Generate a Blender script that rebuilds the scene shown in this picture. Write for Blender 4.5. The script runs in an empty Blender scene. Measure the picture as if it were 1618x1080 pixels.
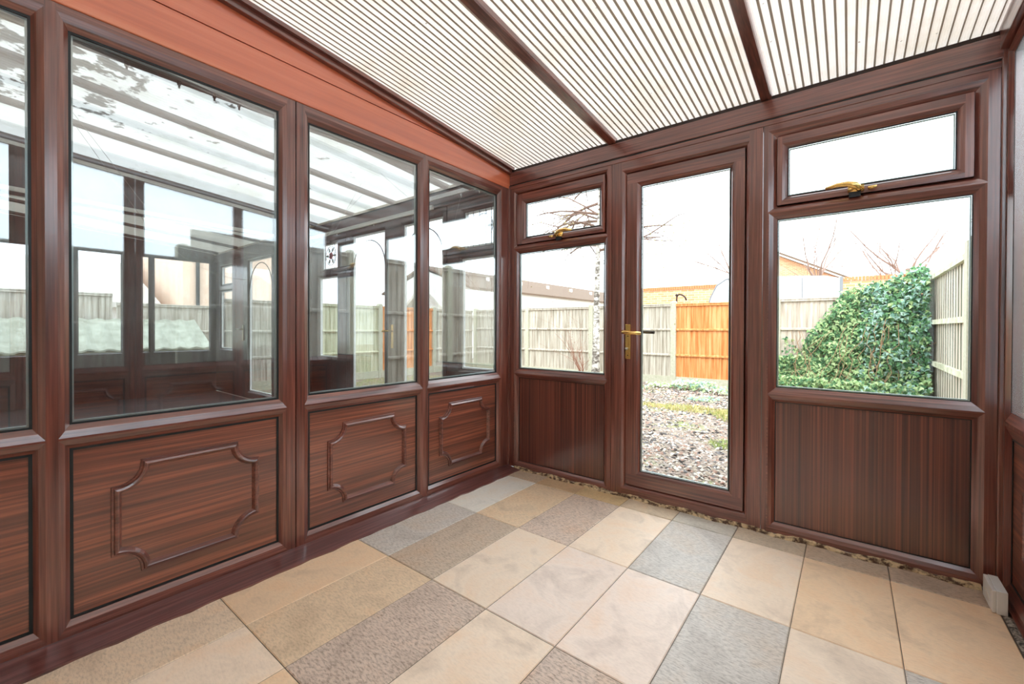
import bpy, bmesh, math, random
from mathutils import Vector, Matrix
from mathutils.geometry import tessellate_polygon
R = random.Random(7)
C = bpy.context.scene.collection
sc = bpy.context.scene

# ------------------------------------------------------------------ camera, sky, exposure
F, YAW, PITCH, ROLL, CX, CY, SH = 677.04, math.radians(38.2104), math.radians(-.41658), math.radians(.2004), 2.06563, -2.58433, -17.013
CZ = 1.07
cd = bpy.data.cameras.new('camera'); cam = bpy.data.objects.new('camera', cd); C.objects.link(cam)
cd.sensor_width = 36; cd.lens = F / 1618 * 36; cd.clip_start = .02; cd.clip_end = 300
cd.shift_y = SH / 1618
fw = Vector((-math.sin(YAW) * math.cos(PITCH), math.cos(YAW) * math.cos(PITCH), math.sin(PITCH)))
rt = Vector((math.cos(YAW), math.sin(YAW), 0)); up = rt.cross(fw)
r2 = rt * math.cos(ROLL) + up * math.sin(ROLL); u2 = -rt * math.sin(ROLL) + up * math.cos(ROLL)
cam.matrix_world = Matrix(((r2.x, u2.x, -fw.x, CX), (r2.y, u2.y, -fw.y, CY), (r2.z, u2.z, -fw.z, CZ), (0, 0, 0, 1)))
sc.camera = cam
w = bpy.data.worlds.new('overcast_sky'); sc.world = w; w.use_nodes = True
bg = w.node_tree.nodes['Background']; bg.inputs[0].default_value = (.86, .93, 1, 1); bg.inputs[1].default_value = 2.9
sun = bpy.data.lights.new('sun', 'SUN'); sun.energy = 1.2; sun.angle = math.radians(25); sun.color = (1, .95, .88)
so = bpy.data.objects.new('sun', sun); C.objects.link(so); so.rotation_euler = (math.radians(42), 0, math.radians(28))
sc.view_settings.view_transform = 'Standard'; sc.view_settings.look = 'None'; sc.view_settings.gamma = 1
sc.view_settings.use_curve_mapping = False
sc.view_settings.exposure = .62
try:
    sc.cycles.use_denoising = True
    sc.cycles.max_bounces = 14; sc.cycles.transparent_max_bounces = 32; sc.cycles.transmission_bounces = 10
    sc.cycles.diffuse_bounces = 6; sc.cycles.glossy_bounces = 5; sc.cycles.sample_clamp_indirect = 6
except Exception: pass

# ------------------------------------------------------------------ helpers
def lin(c):
    return tuple(((v / 255) / 12.92 if v <= 10 else ((v / 255 + .055) / 1.055) ** 2.4) for v in c) + (1,)
def mat(name):
    m = bpy.data.materials.new(name); m.use_nodes = True; m.node_tree.nodes.clear(); return m, m.node_tree
def nd(t, typ, **kw):
    n = t.nodes.new(typ)
    for k, v in kw.items():
        if k == 'inp':
            for kk, vv in v.items(): n.inputs[kk].default_value = vv
        else: setattr(n, k, v)
    return n
def ramp(t, stops, fac, interp='LINEAR'):
    n = nd(t, 'ShaderNodeValToRGB'); n.color_ramp.interpolation = interp
    while len(n.color_ramp.elements) < len(stops): n.color_ramp.elements.new(.5)
    for e, (p, c) in zip(n.color_ramp.elements, stops): e.position = p; e.color = c
    t.links.new(fac, n.inputs[0]); return n
def pbsdf(t, rough=.5, spec=.5, metal=0):
    b = nd(t, 'ShaderNodeBsdfPrincipled'); b.inputs['Roughness'].default_value = rough
    b.inputs['Specular IOR Level'].default_value = spec; b.inputs['Metallic'].default_value = metal
    o = nd(t, 'ShaderNodeOutputMaterial'); t.links.new(b.outputs[0], o.inputs[0]); return b, o
def coords(t, scale=(1, 1, 1), rot=(0, 0, 0)):
    tc = nd(t, 'ShaderNodeTexCoord'); mp = nd(t, 'ShaderNodeMapping'); mp.inputs['Scale'].default_value = scale
    mp.inputs['Rotation'].default_value = rot; t.links.new(tc.outputs['Object'], mp.inputs[0]); return mp
def simple(name, col, rough=.5, spec=.5, metal=0, noise=None):
    m, t = mat(name); b, o = pbsdf(t, rough, spec, metal); b.inputs['Base Color'].default_value = lin(col)
    if noise:
        scl, c2, amt = noise; mp = coords(t, (scl if isinstance(scl, tuple) else (scl,) * 3))
        n = nd(t, 'ShaderNodeTexNoise', inp={'Scale': 1, 'Detail': 5, 'Roughness': .65}); t.links.new(mp.outputs[0], n.inputs[0])
        r = ramp(t, [(.5 - amt, lin(c2)), (.5 + amt, lin(col))], n.outputs[0]); t.links.new(r.outputs[0], b.inputs['Base Color'])
        bp = nd(t, 'ShaderNodeBump', inp={'Strength': .25, 'Distance': .004}); t.links.new(n.outputs[0], bp.inputs['Height']); t.links.new(bp.outputs[0], b.inputs['Normal'])
    return m
def wood(name, axis, cols, across=90, along=2.2, rough=.33, spec=.5, contrast=.16, wave=0):
    """woodgrain foil: fine streaks running along one world axis"""
    m, t = mat(name); b, o = pbsdf(t, rough, spec); b.inputs['Coat Weight'].default_value = 1; b.inputs['Coat Roughness'].default_value = .2; b.inputs['Coat IOR'].default_value = 1.75
    s = [across] * 3; s['xyz'.index(axis)] = along
    mp = coords(t, tuple(s))
    n = nd(t, 'ShaderNodeTexNoise', inp={'Scale': 1, 'Detail': 3, 'Roughness': .6}); t.links.new(mp.outputs[0], n.inputs[0])
    s2 = [across * .12] * 3; s2['xyz'.index(axis)] = along * .25
    mp2 = coords(t, tuple(s2)); n2 = nd(t, 'ShaderNodeTexNoise', inp={'Scale': 1, 'Detail': 2}); t.links.new(mp2.outputs[0], n2.inputs[0])
    mx = nd(t, 'ShaderNodeMath', operation='MULTIPLY_ADD'); mx.inputs[1].default_value = .35; t.links.new(n2.outputs[0], mx.inputs[0])
    ml = nd(t, 'ShaderNodeMath', operation='MULTIPLY'); ml.inputs[1].default_value = .65; t.links.new(n.outputs[0], ml.inputs[0]); t.links.new(ml.outputs[0], mx.inputs[2])
    r = ramp(t, [(.5 - contrast, lin(cols[0])), (.5, lin(cols[1])), (.5 + contrast, lin(cols[2]))], mx.outputs[0])
    t.links.new(r.outputs[0], b.inputs['Base Color'])
    bp = nd(t, 'ShaderNodeBump', inp={'Strength': .12, 'Distance': .002}); t.links.new(n.outputs[0], bp.inputs['Height']); t.links.new(bp.outputs[0], b.inputs['Normal'])
    return m
FRAMEC = [(74, 34, 26), (114, 58, 46), (150, 86, 68)]
WX = wood('mahogany_foil_grain_x', 'x', FRAMEC); WY = wood('mahogany_foil_grain_y', 'y', FRAMEC); WZ = wood('mahogany_foil_grain_z', 'z', FRAMEC)
PANY = wood('panel_foil_horizontal_grain', 'y', [(78, 41, 31), (126, 68, 50), (182, 102, 72)], across=85, along=1.3, rough=.4, contrast=.17)
PANZ = wood('panel_foil_vertical_grain', 'z', [(62, 29, 23), (100, 50, 39), (146, 78, 58)], across=110, along=.5, rough=.38, contrast=.14)
PANX = wood('panel_foil_cross_grain', 'x', [(62, 29, 23), (100, 50, 39), (146, 78, 58)], across=85, along=.8, rough=.38, contrast=.17)
REDB = wood('red_stained_timber', 'y', [(184, 88, 54), (216, 110, 70), (232, 138, 96)], across=26, along=.9, rough=.5, contrast=.22)
GASK = simple('black_gasket_rubber', (28, 34, 36), .5)
SPAC = simple('aluminium_spacer', (168, 182, 182), .35, metal=.6)
BRASS = simple('polished_brass', (248, 206, 128), .22, metal=1)
DARKM = simple('dark_weathered_handle', (58, 48, 40), .45, metal=.5)
WHITEP = simple('white_plastic', (244, 244, 242), .35)
WHITEP2 = simple('off_white_plastic', (240, 236, 226), .4)
DIRT = simple('dark_grout', (120, 104, 84), .9)
DARKW = wood('dark_stained_frame_x', 'x', [(40, 26, 26), (58, 38, 38), (76, 52, 50)], rough=.45)

def glass(name, r0, tint=(.97, .99, .98), power=5.0, dust=0.0):
    m, t = mat(name); o = nd(t, 'ShaderNodeOutputMaterial')
    lw = nd(t, 'ShaderNodeLayerWeight', inp={'Blend': .5})
    p = nd(t, 'ShaderNodeMath', operation='POWER'); p.inputs[1].default_value = power; t.links.new(lw.outputs['Facing'], p.inputs[0])
    k = nd(t, 'ShaderNodeMath', operation='MULTIPLY_ADD'); k.inputs[1].default_value = 1 - r0; k.inputs[2].default_value = r0; t.links.new(p.outputs[0], k.inputs[0])
    tr = nd(t, 'ShaderNodeBsdfTransparent'); tr.inputs[0].default_value = (*tint, 1)
    gl = nd(t, 'ShaderNodeBsdfGlossy'); gl.inputs['Roughness'].default_value = 0.0
    mx = nd(t, 'ShaderNodeMixShader'); t.links.new(k.outputs[0], mx.inputs[0]); t.links.new(tr.outputs[0], mx.inputs[1]); t.links.new(gl.outputs[0], mx.inputs[2])
    last = mx
    if dust:
        mp = coords(t, (3, 3, 3)); n = nd(t, 'ShaderNodeTexNoise', inp={'Scale': 1, 'Detail': 7, 'Roughness': .7}); t.links.new(mp.outputs[0], n.inputs[0])
        rr = ramp(t, [(.42, (0, 0, 0, 1)), (.75, (dust,) * 3 + (1,))], n.outputs[0])
        df = nd(t, 'ShaderNodeBsdfTranslucent'); df.inputs[0].default_value = (.85, .88, .9, 1)
        df2 = nd(t, 'ShaderNodeBsdfDiffuse'); df2.inputs[0].default_value = (.85, .88, .9, 1)
        ad = nd(t, 'ShaderNodeMixShader', inp={0: .5}); t.links.new(df.outputs[0], ad.inputs[1]); t.links.new(df2.outputs[0], ad.inputs[2])
        m2 = nd(t, 'ShaderNodeMixShader'); t.links.new(rr.outputs[0], m2.inputs[0]); t.links.new(mx.outputs[0], m2.inputs[1]); t.links.new(ad.outputs[0], m2.inputs[2]); last = m2
    t.links.new(last.outputs[0], o.inputs[0]); return m
GL_B = glass('clear_window_glass', .03)
GL_L = glass('reflective_partition_glass', .24, (.96, .985, .98), 5.0, dust=.07)
GL_N = glass('old_window_glass', .04, (.93, .96, .97))
def frosted():
    m, t = mat('frosted_obscure_glass'); o = nd(t, 'ShaderNodeOutputMaterial')
    mp = coords(t, (160, 160, 160)); n = nd(t, 'ShaderNodeTexNoise', inp={'Scale': 1, 'Detail': 3}); t.links.new(mp.outputs[0], n.inputs[0])
    bp = nd(t, 'ShaderNodeBump', inp={'Strength': .3, 'Distance': .001}); t.links.new(n.outputs[0], bp.inputs['Height'])
    g = nd(t, 'ShaderNodeBsdfRefraction', inp={'Roughness': .10, 'IOR': 1.2}); g.inputs[0].default_value = (.94, .985, 1, 1); t.links.new(bp.outputs[0], g.inputs['Normal'])
    tl = nd(t, 'ShaderNodeBsdfTranslucent'); tl.inputs[0].default_value = (.86, .93, .93, 1)
    gl = nd(t, 'ShaderNodeBsdfGlossy', inp={'Roughness': .12})
    a = nd(t, 'ShaderNodeMixShader', inp={0: .10}); t.links.new(g.outputs[0], a.inputs[1]); t.links.new(tl.outputs[0], a.inputs[2])
    b = nd(t, 'ShaderNodeMixShader', inp={0: .02}); t.links.new(a.outputs[0], b.inputs[1]); t.links.new(gl.outputs[0], b.inputs[2])
    t.links.new(b.outputs[0], o.inputs[0]); return m
FROST = frosted()

class MB:
    """collects faces, linked as ONE mesh object"""
    def __init__(s): s.v = []; s.f = []; s.m = []
    def add(s, vs, fs, mi=0):
        b = len(s.v); s.v += [tuple(v) for v in vs]
        for f in fs: s.f.append(tuple(b + i for i in f)); s.m.append(mi)
        return s
    def box(s, a, b, mi=0):
        x0, y0, z0 = [min(p, q) for p, q in zip(a, b)]; x1, y1, z1 = [max(p, q) for p, q in zip(a, b)]
        return s.add([(x0, y0, z0), (x1, y0, z0), (x1, y1, z0), (x0, y1, z0), (x0, y0, z1), (x1, y0, z1), (x1, y1, z1), (x0, y1, z1)],
                     [(0, 3, 2, 1), (4, 5, 6, 7), (0, 1, 5, 4), (1, 2, 6, 5), (2, 3, 7, 6), (3, 0, 4, 7)], mi)
    def prism(s, poly, vec, mi=0):
        n = len(poly); vec = Vector(vec); p = [Vector(q) for q in poly]
        return s.add(p + [q + vec for q in p], [tuple(range(n))[::-1], tuple(range(n, 2 * n))] + [(i, (i + 1) % n, n + (i + 1) % n, n + i) for i in range(n)], mi)
    def tube(s, pts, rad, n=6, mi=0, cap=True):
        pts = [Vector(p) for p in pts]; k = len(pts)
        if not hasattr(rad, '__len__'): rad = [rad] * k
        b = len(s.v); prev = None
        for i, p in enumerate(pts):
            d = (pts[min(i + 1, k - 1)] - pts[max(i - 1, 0)]).normalized()
            if prev is None: a = d.orthogonal().normalized()
            else:
                a = (prev - d * prev.dot(d)); a = a.normalized() if a.length > 1e-6 else d.orthogonal().normalized()
            prev = a; c = d.cross(a)
            for j in range(n):
                t = 2 * math.pi * j / n; s.v.append(tuple(p + (a * math.cos(t) + c * math.sin(t)) * rad[i]))
        for i in range(k - 1):
            for j in range(n):
                s.f.append((b + i * n + j, b + i * n + (j + 1) % n, b + (i + 1) * n + (j + 1) % n, b + (i + 1) * n + j)); s.m.append(mi)
        if cap:
            s.f.append(tuple(b + j for j in range(n))[::-1]); s.m.append(mi); s.f.append(tuple(b + (k - 1) * n + j for j in range(n))); s.m.append(mi)
        return s
    def build(s, name, mats, parent=None, origin=None, smooth=False, bevel=0, recalc=True):
        me = bpy.data.meshes.new(name)
        if origin is None: origin = parent.location if parent is not None and parent.type == 'EMPTY' else Vector((0, 0, 0))
        if parent is not None and parent.type != 'EMPTY': origin = Vector(parent['_o'])
        origin = Vector(origin)
        me.from_pydata([tuple(Vector(v) - origin) for v in s.v], [], s.f)
        for m in (mats if isinstance(mats, (list, tuple)) else [mats]): me.materials.append(m)
        for p, mi in zip(me.polygons, s.m): p.material_index = mi; p.use_smooth = smooth
        if recalc:
            bm = bmesh.new(); bm.from_mesh(me); bmesh.ops.recalc_face_normals(bm, faces=bm.faces); bm.to_mesh(me); bm.free()
        ob = bpy.data.objects.new(name, me); C.objects.link(ob); ob['_o'] = tuple(origin)
        if parent is not None: ob.parent = parent
        else: ob.location = origin
        if bevel:
            md = ob.modifiers.new('soft_edges', 'BEVEL'); md.width = bevel; md.segments = 2; md.limit_method = 'ANGLE'; md.angle_limit = math.radians(40)
        return ob
def empty(name, loc): 
    o = bpy.data.objects.new(name, None); o.location = loc; o.empty_display_size = .1; C.objects.link(o); return o
def tag(o, label, cat=None, group=None, kind=None):
    o['label'] = label
    if cat: o['category'] = cat
    if group: o['group'] = group
    if kind: o['kind'] = kind
    return o
def mB(u, d, z): return (u, d, z)              # garden wall plane y=0, depth outwards
def mL(u, d, z): return (-d, u, z)             # partition plane x=0
XR = 2.556
def mR(u, d, z): return (XR + d, u, z)         # frosted wall
def mF(u, d, z): return (-6.3 - d, u, z)       # far end of the neighbouring room

def frame(mp, outer, rings, mats, name='frame', parent=None, D=.07, r=.024, d0=0.0):
    """flat-faced frame with bevelled openings. rings: (inner rect, outer rect). mats: [grain along z, grain along u]"""
    mb = MB(); u0, z0, u1, z1 = outer
    us = sorted({u0, u1} | {x for i, o in rings for x in (o[0], o[2])}); zs = sorted({z0, z1} | {x for i, o in rings for x in (o[1], o[3])})
    for side, dd in ((0, d0), (1, d0 + D)):
        for a, b in zip(us, us[1:]):
            for c, e in zip(zs, zs[1:]):
                cu, cz = (a + b) / 2, (c + e) / 2
                if b - a < 1e-5 or e - c < 1e-5: continue
                if any(o[0] < cu < o[2] and o[1] < cz < o[3] for i, o in rings): continue
                vert = any(o[1] - .03 < cz < o[3] + .03 for i, o in rings) and not any(o[0] < cu < o[2] for i, o in rings)
                mb.add([mp(a, dd, c), mp(b, dd, c), mp(b, dd, e), mp(a, dd, e)], [(0, 1, 2, 3)], 0 if vert else 1)
    for i, o in rings:
        I = [(i[0], i[1]), (i[2], i[1]), (i[2], i[3]), (i[0], i[3])]; O = [(o[0], o[1]), (o[2], o[1]), (o[2], o[3]), (o[0], o[3])]
        for k in range(4):
            q = (k + 1) % 4; mi = 1 if k in (0, 2) else 0
            lay = [(O, 0), (I, r * .78), (I, r), (I, D - r), (O, D)]
            # ovolo edge: a mid ring gives the bevel a slight curve
            M = [((a[0] * .42 + b[0] * .58), (a[1] * .42 + b[1] * .58)) for a, b in zip(O, I)]
            lay = [(O, 0), (M, r * .3), (I, r * .85), (I, D - r), (O, D)]
            for (P, da), (Q, db) in zip(lay, lay[1:]):
                mb.add([mp(P[k][0], d0 + da, P[k][1]), mp(P[q][0], d0 + da, P[q][1]), mp(Q[q][0], d0 + db, Q[q][1]), mp(Q[k][0], d0 + db, Q[k][1])], [(0, 1, 2, 3)], mi)
    for a, b in (((u0, z0), (u1, z0)), ((u1, z0), (u1, z1)), ((u1, z1), (u0, z1)), ((u0, z1), (u0, z0))):
        mb.add([mp(a[0], d0, a[1]), mp(b[0], d0, b[1]), mp(b[0], d0 + D, b[1]), mp(a[0], d0 + D, a[1])], [(0, 1, 2, 3)], 1 if a[1] == b[1] else 0)
    bm_merge = mb
    ob = bm_merge.build(name, mats, parent, recalc=False)
    bm = bmesh.new(); bm.from_mesh(ob.data); bmesh.ops.remove_doubles(bm, verts=bm.verts, dist=1e-5); bmesh.ops.recalc_face_normals(bm, faces=bm.faces); bm.to_mesh(ob.data); bm.free()
    return ob
def ringstrip(mb, mp, inner, wd, da, db, mi=0):
    """thin rectangular border just inside an opening"""
    a, b, c, e = inner
    for q in ((a, b, c, b + wd), (a, e - wd, c, e), (a, b + wd, a + wd, e - wd), (c - wd, b + wd, c, e - wd)):
        mb.box(mp(q[0], da, q[1]), mp(q[2], db, q[3]), mi)
def pane(mp, inner, gmat, parent, d=.026, th=.018, gask=.006, spac=True, name='glass_pane'):
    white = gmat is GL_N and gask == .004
    a, b, c, e = inner
    mb = MB().box(mp(a + .0005, d, b + .0005), mp(c - .0005, d + th, e - .0005)); g = mb.build(name, gmat, parent)
    k = MB(); ringstrip(k, mp, inner, gask, d - .004, d - .0005); k.build('gasket', GASK, parent)
    if white:
        s = MB(); ringstrip(s, mp, gr(inner, -.004), .014, d - .003, d + .02); s.build('lit_reveal_strip', WHITEP, parent)  # white strip paints in the sky-lit frame reveal around the glass
    elif spac:
        s = MB(); ringstrip(s, mp, (a + gask, b + gask, c - gask, e - gask), .005, d + .004, d + th - .004); s.build('glass_spacer', SPAC, parent)
    return g
def panel(mp, inner, pm, parent, d=.026, gask=.006):
    a, b, c, e = inner
    g = MB().box(mp(a, d, b), mp(c, d + .02, e)).build('lower_panel', pm, parent)
    k = MB(); ringstrip(k, mp, inner, gask, d - .003, d + .001); k.build('gasket', GASK, parent)
    return g
def moulding(mp, cu, cz, wu, hz, rad, parent, mats, d=.026, s=.03):
    """raised picture-frame moulding whose four corners are scooped inwards"""
    pts = []; a, b = wu / 2, hz / 2
    for sx, sz in ((1, 1), (-1, 1), (-1, -1), (1, -1)):
        c0 = (cu + sx * a, cz + sz * b)
        arc = []
        for k in range(9):
            t = math.pi / 2 * k / 8
            arc.append((c0[0] - sx * rad * math.cos(t), c0[1] - sz * rad * math.sin(t)))   # from along top to along side
        arc = arc[::-1] if sx * sz > 0 else arc
        pts += arc
    # profile across: (offset, height)
    prof = [(-s / 2, 0), (-s * .44, .007), (-s * .26, .008), (-s * .16, .015), (s * .06, .018), (s * .2, .016), (s * .36, .008), (s / 2, 0)]
    n = len(pts); mb = MB(); V = []
    for i, p in enumerate(pts):
        p0 = Vector(pts[i - 1]); p1 = Vector(p); p2 = Vector(pts[(i + 1) % n])
        d1 = (p1 - p0).normalized(); d2 = (p2 - p1).normalized(); n1 = Vector((-d1.y, d1.x)); n2 = Vector((-d2.y, d2.x))
        nn = (n1 + n2); nn = nn / max(nn.length_squared, .6) * 2 if nn.length > 1e-4 else n1
        for (o, h) in prof: q = p1 + nn * o; V.append(mp(q.x, d - h, q.y))
    k = len(prof); fs = []
    for i in range(n):
        for j in range(k - 1): fs.append((i * k + j, i * k + j + 1, ((i + 1) % n) * k + j + 1, ((i + 1) % n) * k + j))
        fs.append((i * k + k - 1, i * k, ((i + 1) % n) * k, ((i + 1) % n) * k + k - 1))
    mb.add(V, fs); return mb.build('raised_moulding', mats, parent)
def gr(i, w): # grow
    return (i[0] - w, i[1] - w, i[2] + w, i[3] + w)

# ------------------------------------------------------------------ ground outside
def zroof(y): return 2.285 - .09 * y
def ground_mat():
    m, t = mat('garden_ground'); b, o = pbsdf(t, .95, .2); mp = coords(t)
    v = nd(t, 'ShaderNodeTexVoronoi', inp={'Scale': 42}); t.links.new(mp.outputs[0], v.inputs[0])
    r = ramp(t, [(0, lin((76, 66, 60))), (.25, lin((140, 122, 110))), (.5, lin((178, 160, 148))), (.75, lin((112, 102, 96))), (1, lin((206, 194, 184)))], v.outputs['Color'])
    n = nd(t, 'ShaderNodeTexNoise', inp={'Scale': .9, 'Detail': 6, 'Roughness': .7}); t.links.new(mp.outputs[0], n.inputs[0])
    g = nd(t, 'ShaderNodeTexNoise', inp={'Scale': 30, 'Detail': 4}); t.links.new(mp.outputs[0], g.inputs[0])
    gc = ramp(t, [(.35, lin((104, 116, 66))), (.65, lin((186, 186, 132)))], g.outputs[0])
    mk = ramp(t, [(.50, (0, 0, 0, 1)), (.62, (1, 1, 1, 1))], n.outputs[0])
    mx = nd(t, 'ShaderNodeMix', data_type='RGBA'); t.links.new(mk.outputs[0], mx.inputs[0]); t.links.new(r.outputs[0], mx.inputs[6]); t.links.new(gc.outputs[0], mx.inputs[7])
    t.links.new(mx.outputs[2], b.inputs['Base Color'])
    bp = nd(t, 'ShaderNodeBump', inp={'Strength': .8, 'Distance': .02}); t.links.new(v.outputs['Distance'], bp.inputs['Height']); t.links.new(bp.outputs[0], b.inputs['Normal'])
    return m
def gz(x, y): return -.15 + .02 * math.sin(x * 1.3 + y) * math.sin(y * .9) + .008 * math.sin(x * 7.1) * math.sin(y * 6.3)
mb = MB(); NX, NY = 80, 90
xs = [-16 + 30 * i / NX for i in range(NX + 1)]; ys = [-5 + 20 * j / NY for j in range(NY + 1)]
vs = [(x, y, gz(x, y) if y > .3 else -.16) for y in ys for x in xs]
mb.add(vs, [(j * (NX + 1) + i, j * (NX + 1) + i + 1, (j + 1) * (NX + 1) + i + 1, (j + 1) * (NX + 1) + i) for j in range(NY) for i in range(NX)])
mb.box((-60, 15, -.3), (40, 80, -.16)); mb.box((-60, -5, -.3), (-16, 15, -.16))
g = mb.build('ground', ground_mat(), smooth=True); tag(g, 'stony garden ground with patches of grass beyond the glazed wall', 'ground', kind='structure')

# ------------------------------------------------------------------ floor
def tile_mat():
    m, t = mat('stone_effect_floor_tiles'); b, o = pbsdf(t, .42, .4)
    at = nd(t, 'ShaderNodeVertexColor', layer_name='tint'); mp = coords(t, (1, 1, 1), (0, 0, .6))
    n = nd(t, 'ShaderNodeTexNoise', inp={'Scale': 5, 'Detail': 8, 'Roughness': .62, 'Distortion': .6}); t.links.new(mp.outputs[0], n.inputs[0])
    mp2 = coords(t, (30, 90, 30), (0, 0, .5)); n2 = nd(t, 'ShaderNodeTexNoise', inp={'Scale': 1.6, 'Detail': 5, 'Roughness': .7}); t.links.new(mp2.outputs[0], n2.inputs[0])
    # alpha of tint = how mottled the tile is
    hs = ramp(t, [(.3, lin((206, 200, 196))), (.5, lin((255, 255, 255))), (.72, lin((255, 236, 216)))], n.outputs[0])
    mu = nd(t, 'ShaderNodeMix', data_type='RGBA', blend_type='MULTIPLY'); mu.inputs[0].default_value = .55
    t.links.new(at.outputs[0], mu.inputs[6]); t.links.new(hs.outputs[0], mu.inputs[7])
    fn = ramp(t, [(.3, lin((150, 136, 126))), (.55, (1, 1, 1, 1))], n2.outputs[0])
    mv = nd(t, 'ShaderNodeMix', data_type='RGBA', blend_type='MULTIPLY'); t.links.new(at.outputs['Alpha'], mv.inputs[0]); t.links.new(mu.outputs[2], mv.inputs[6]); t.links.new(fn.outputs[0], mv.inputs[7])
    t.links.new(mv.outputs[2], b.inputs['Base Color'])
    bp = nd(t, 'ShaderNodeBump', inp={'Strength': .18, 'Distance': .003}); t.links.new(n2.outputs[0], bp.inputs['Height']); t.links.new(bp.outputs[0], b.inputs['Normal'])
    return m
TX = [.0, .37, .675, .982, 1.293, 1.6, 1.906, 2.21, 2.522]; TY = [-3.4, -3.18, -2.575, -1.97, -1.365, -.76, -.155, .0]
cream = (250, 226, 202, 16); cream2 = (250, 216, 180, 18); pale = (240, 232, 220, 18); pink = (250, 228, 212, 16)
tan = (242, 212, 178, 45); grey = (218, 208, 198, 65); brown = (226, 202, 184, 90); bgrey = (216, 194, 172, 70)
cells = {6: [pale, tan, tan, cream2, pink, cream, cream2, cream2], 5: [pale, tan, brown, cream, grey, cream, cream2, cream2],
         4: [grey, bgrey, cream, pink, pink, grey, cream, grey], 3: [cream2, tan, brown, cream, brown, cream, grey, cream],
         2: [(242, 216, 188, 45), cream, cream2, grey, cream, pink, brown, cream], 1: [cream, grey, cream, cream2, grey, tan, cream, pink], 0: [grey, cream, tan, cream, pink, grey, cream, tan]}
cells[6] = [(214, 190, 164, 50), (226, 190, 150, 40), (224, 192, 146, 40), (220, 196, 168, 40), (206, 196, 182, 50), (216, 196, 172, 55), (214, 190, 166, 60), (210, 186, 164, 60)]
me = bpy.data.meshes.new('floor'); V = []; Fs = []; cols = []
V += [(-.02, -3.4, -.004), (2.75, -3.4, -.004), (2.75, .06, -.004), (-.02, .06, -.004)]; Fs.append((0, 1, 2, 3)); cols.append((.14, .11, .08, .3))
for j in range(len(TY) - 1):
    for i in range(len(TX) - 1):
        g_ = .0012; x0, x1, y0, y1 = TX[i] + g_, TX[i + 1] - g_, TY[j] + g_, TY[j + 1] - g_
        if j == 6: y1 = -.012 + .006 * R.random(); z = .001
        else: z = 0
        b = len(V); e = .003
        V += [(x0, y0, -.003), (x1, y0, -.003), (x1, y1, -.003), (x0, y1, -.003), (x0 + e, y0 + e, z), (x1 - e, y0 + e, z), (x1 - e, y1 - e, z), (x0 + e, y1 - e, z)]
        c = cells[j][i]; k = 1 + R.uniform(-.02, .02); col = lin((c[0] * k, c[1] * k, c[2] * k))[:3] + (c[3] / 100,)
        for f in ((4, 5, 6, 7), (0, 1, 5, 4), (1, 2, 6, 5), (2, 3, 7, 6), (3, 0, 4, 7)): Fs.append(tuple(b + q for q in f)); cols.append(col)
me.from_pydata(V, [], Fs); ca = me.color_attributes.new('tint', 'FLOAT_COLOR', 'CORNER')
for p, c in zip(me.polygons, cols):
    for li in p.loop_indices: ca.data[li].color = c
me.materials.append(tile_mat()); fo = bpy.data.objects.new('floor', me); C.objects.link(fo)
tag(fo, 'floor of cream and grey stone-look rectangular tiles', 'floor', kind='structure')
sl = MB().box((-9.2, -3.6, -.16), (2.75, .09, -.012)).build('floor', simple('concrete_slab', (150, 142, 132), .9)); MB().box((-6.3, -3.2, -.012), (-.10, -.005, .0)).build('floor', simple('dark_carpet', (58, 52, 54), .95)); tag(bpy.data.objects['floor.002'], 'dark floor covering of the neighbouring room', 'floor', kind='structure')
tag(sl, 'concrete base under the tiles and the neighbouring room', 'floor', kind='structure')

# ------------------------------------------------------------------ partition wall on the left (x = 0)
def unit_L(name, y0, y1, cells_, label, mold=True):
    e = empty(name, (0, (y0 + y1) / 2, 0)); tag(e, label, 'window', kind='structure')
    rings = []
    for (a, b) in cells_:
        bl = .028
        rings.append(((a, .735, b, 2.072), (a - bl, .695, b + bl, 2.112)))
        rings.append(((a, .068, b, .655), (a - bl, .030, b + bl, .688)))
    frame(mL, (y0, .004, y1, 2.142), rings, [WZ, WY], parent=e)
    for (a, b) in cells_:
        pane(mL, (a, .735, b, 2.072), GL_L, e, gask=.007)
        pn = panel(mL, (a, .068, b, .655), PANY, e, gask=.009)
        mo = moulding(mL, (a + b) / 2 + .01, .362, .465, .392, .083, e, WY)
    return e
unit_L('window_1', -3.18, -1.6225, [(-3.12, -2.4555), (-2.371, -1.689)], 'left partition unit nearest the camera, two tall panes over moulded panels')
unit_L('window_2', -1.6175, -.012, [(-1.551, -.875), (-.786, -.122)], 'left partition unit by the corner, two panes over moulded panels')
wl = empty('wall_left', (0, -1.6, 2.14)); tag(wl, 'red stained boarding above the left partition windows', 'wall', kind='structure')
MB().box((-.03, -3.2, 2.139), (.006, .012, 2.294)).build('lower_board', REDB, wl, bevel=.004)
MB().prism([(-.03, -3.2, 2.298), (-.03, -.05, 2.298), (-.03, -.13, 2.300), (-.03, -3.2, zroof(-3.2) - .02)], (.034, 0, 0)).build('upper_board', REDB, wl, bevel=.003)
MB().box((-.02, -.002, 2.12), (.012, .008, 2.27)).build('end_strip', WZ, wl)
MB().box((-.03, -3.2, 2.292), (-.002, 0, 2.30)).build('dark_joint', GASK, wl)
MB().box((-.07, -3.2, 2.142), (-.03, -.0, zroof(-.0))).build('neighbour_side_board', DARKW, wl)
MB().prism([(-.07, -3.2, 2.27), (-.07, 0, 2.27), (-.07, 0, zroof(0)), (-.07, -3.2, zroof(-3.2))], (.04, 0, 0)).build('neighbour_gable_board', DARKW, wl)
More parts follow.
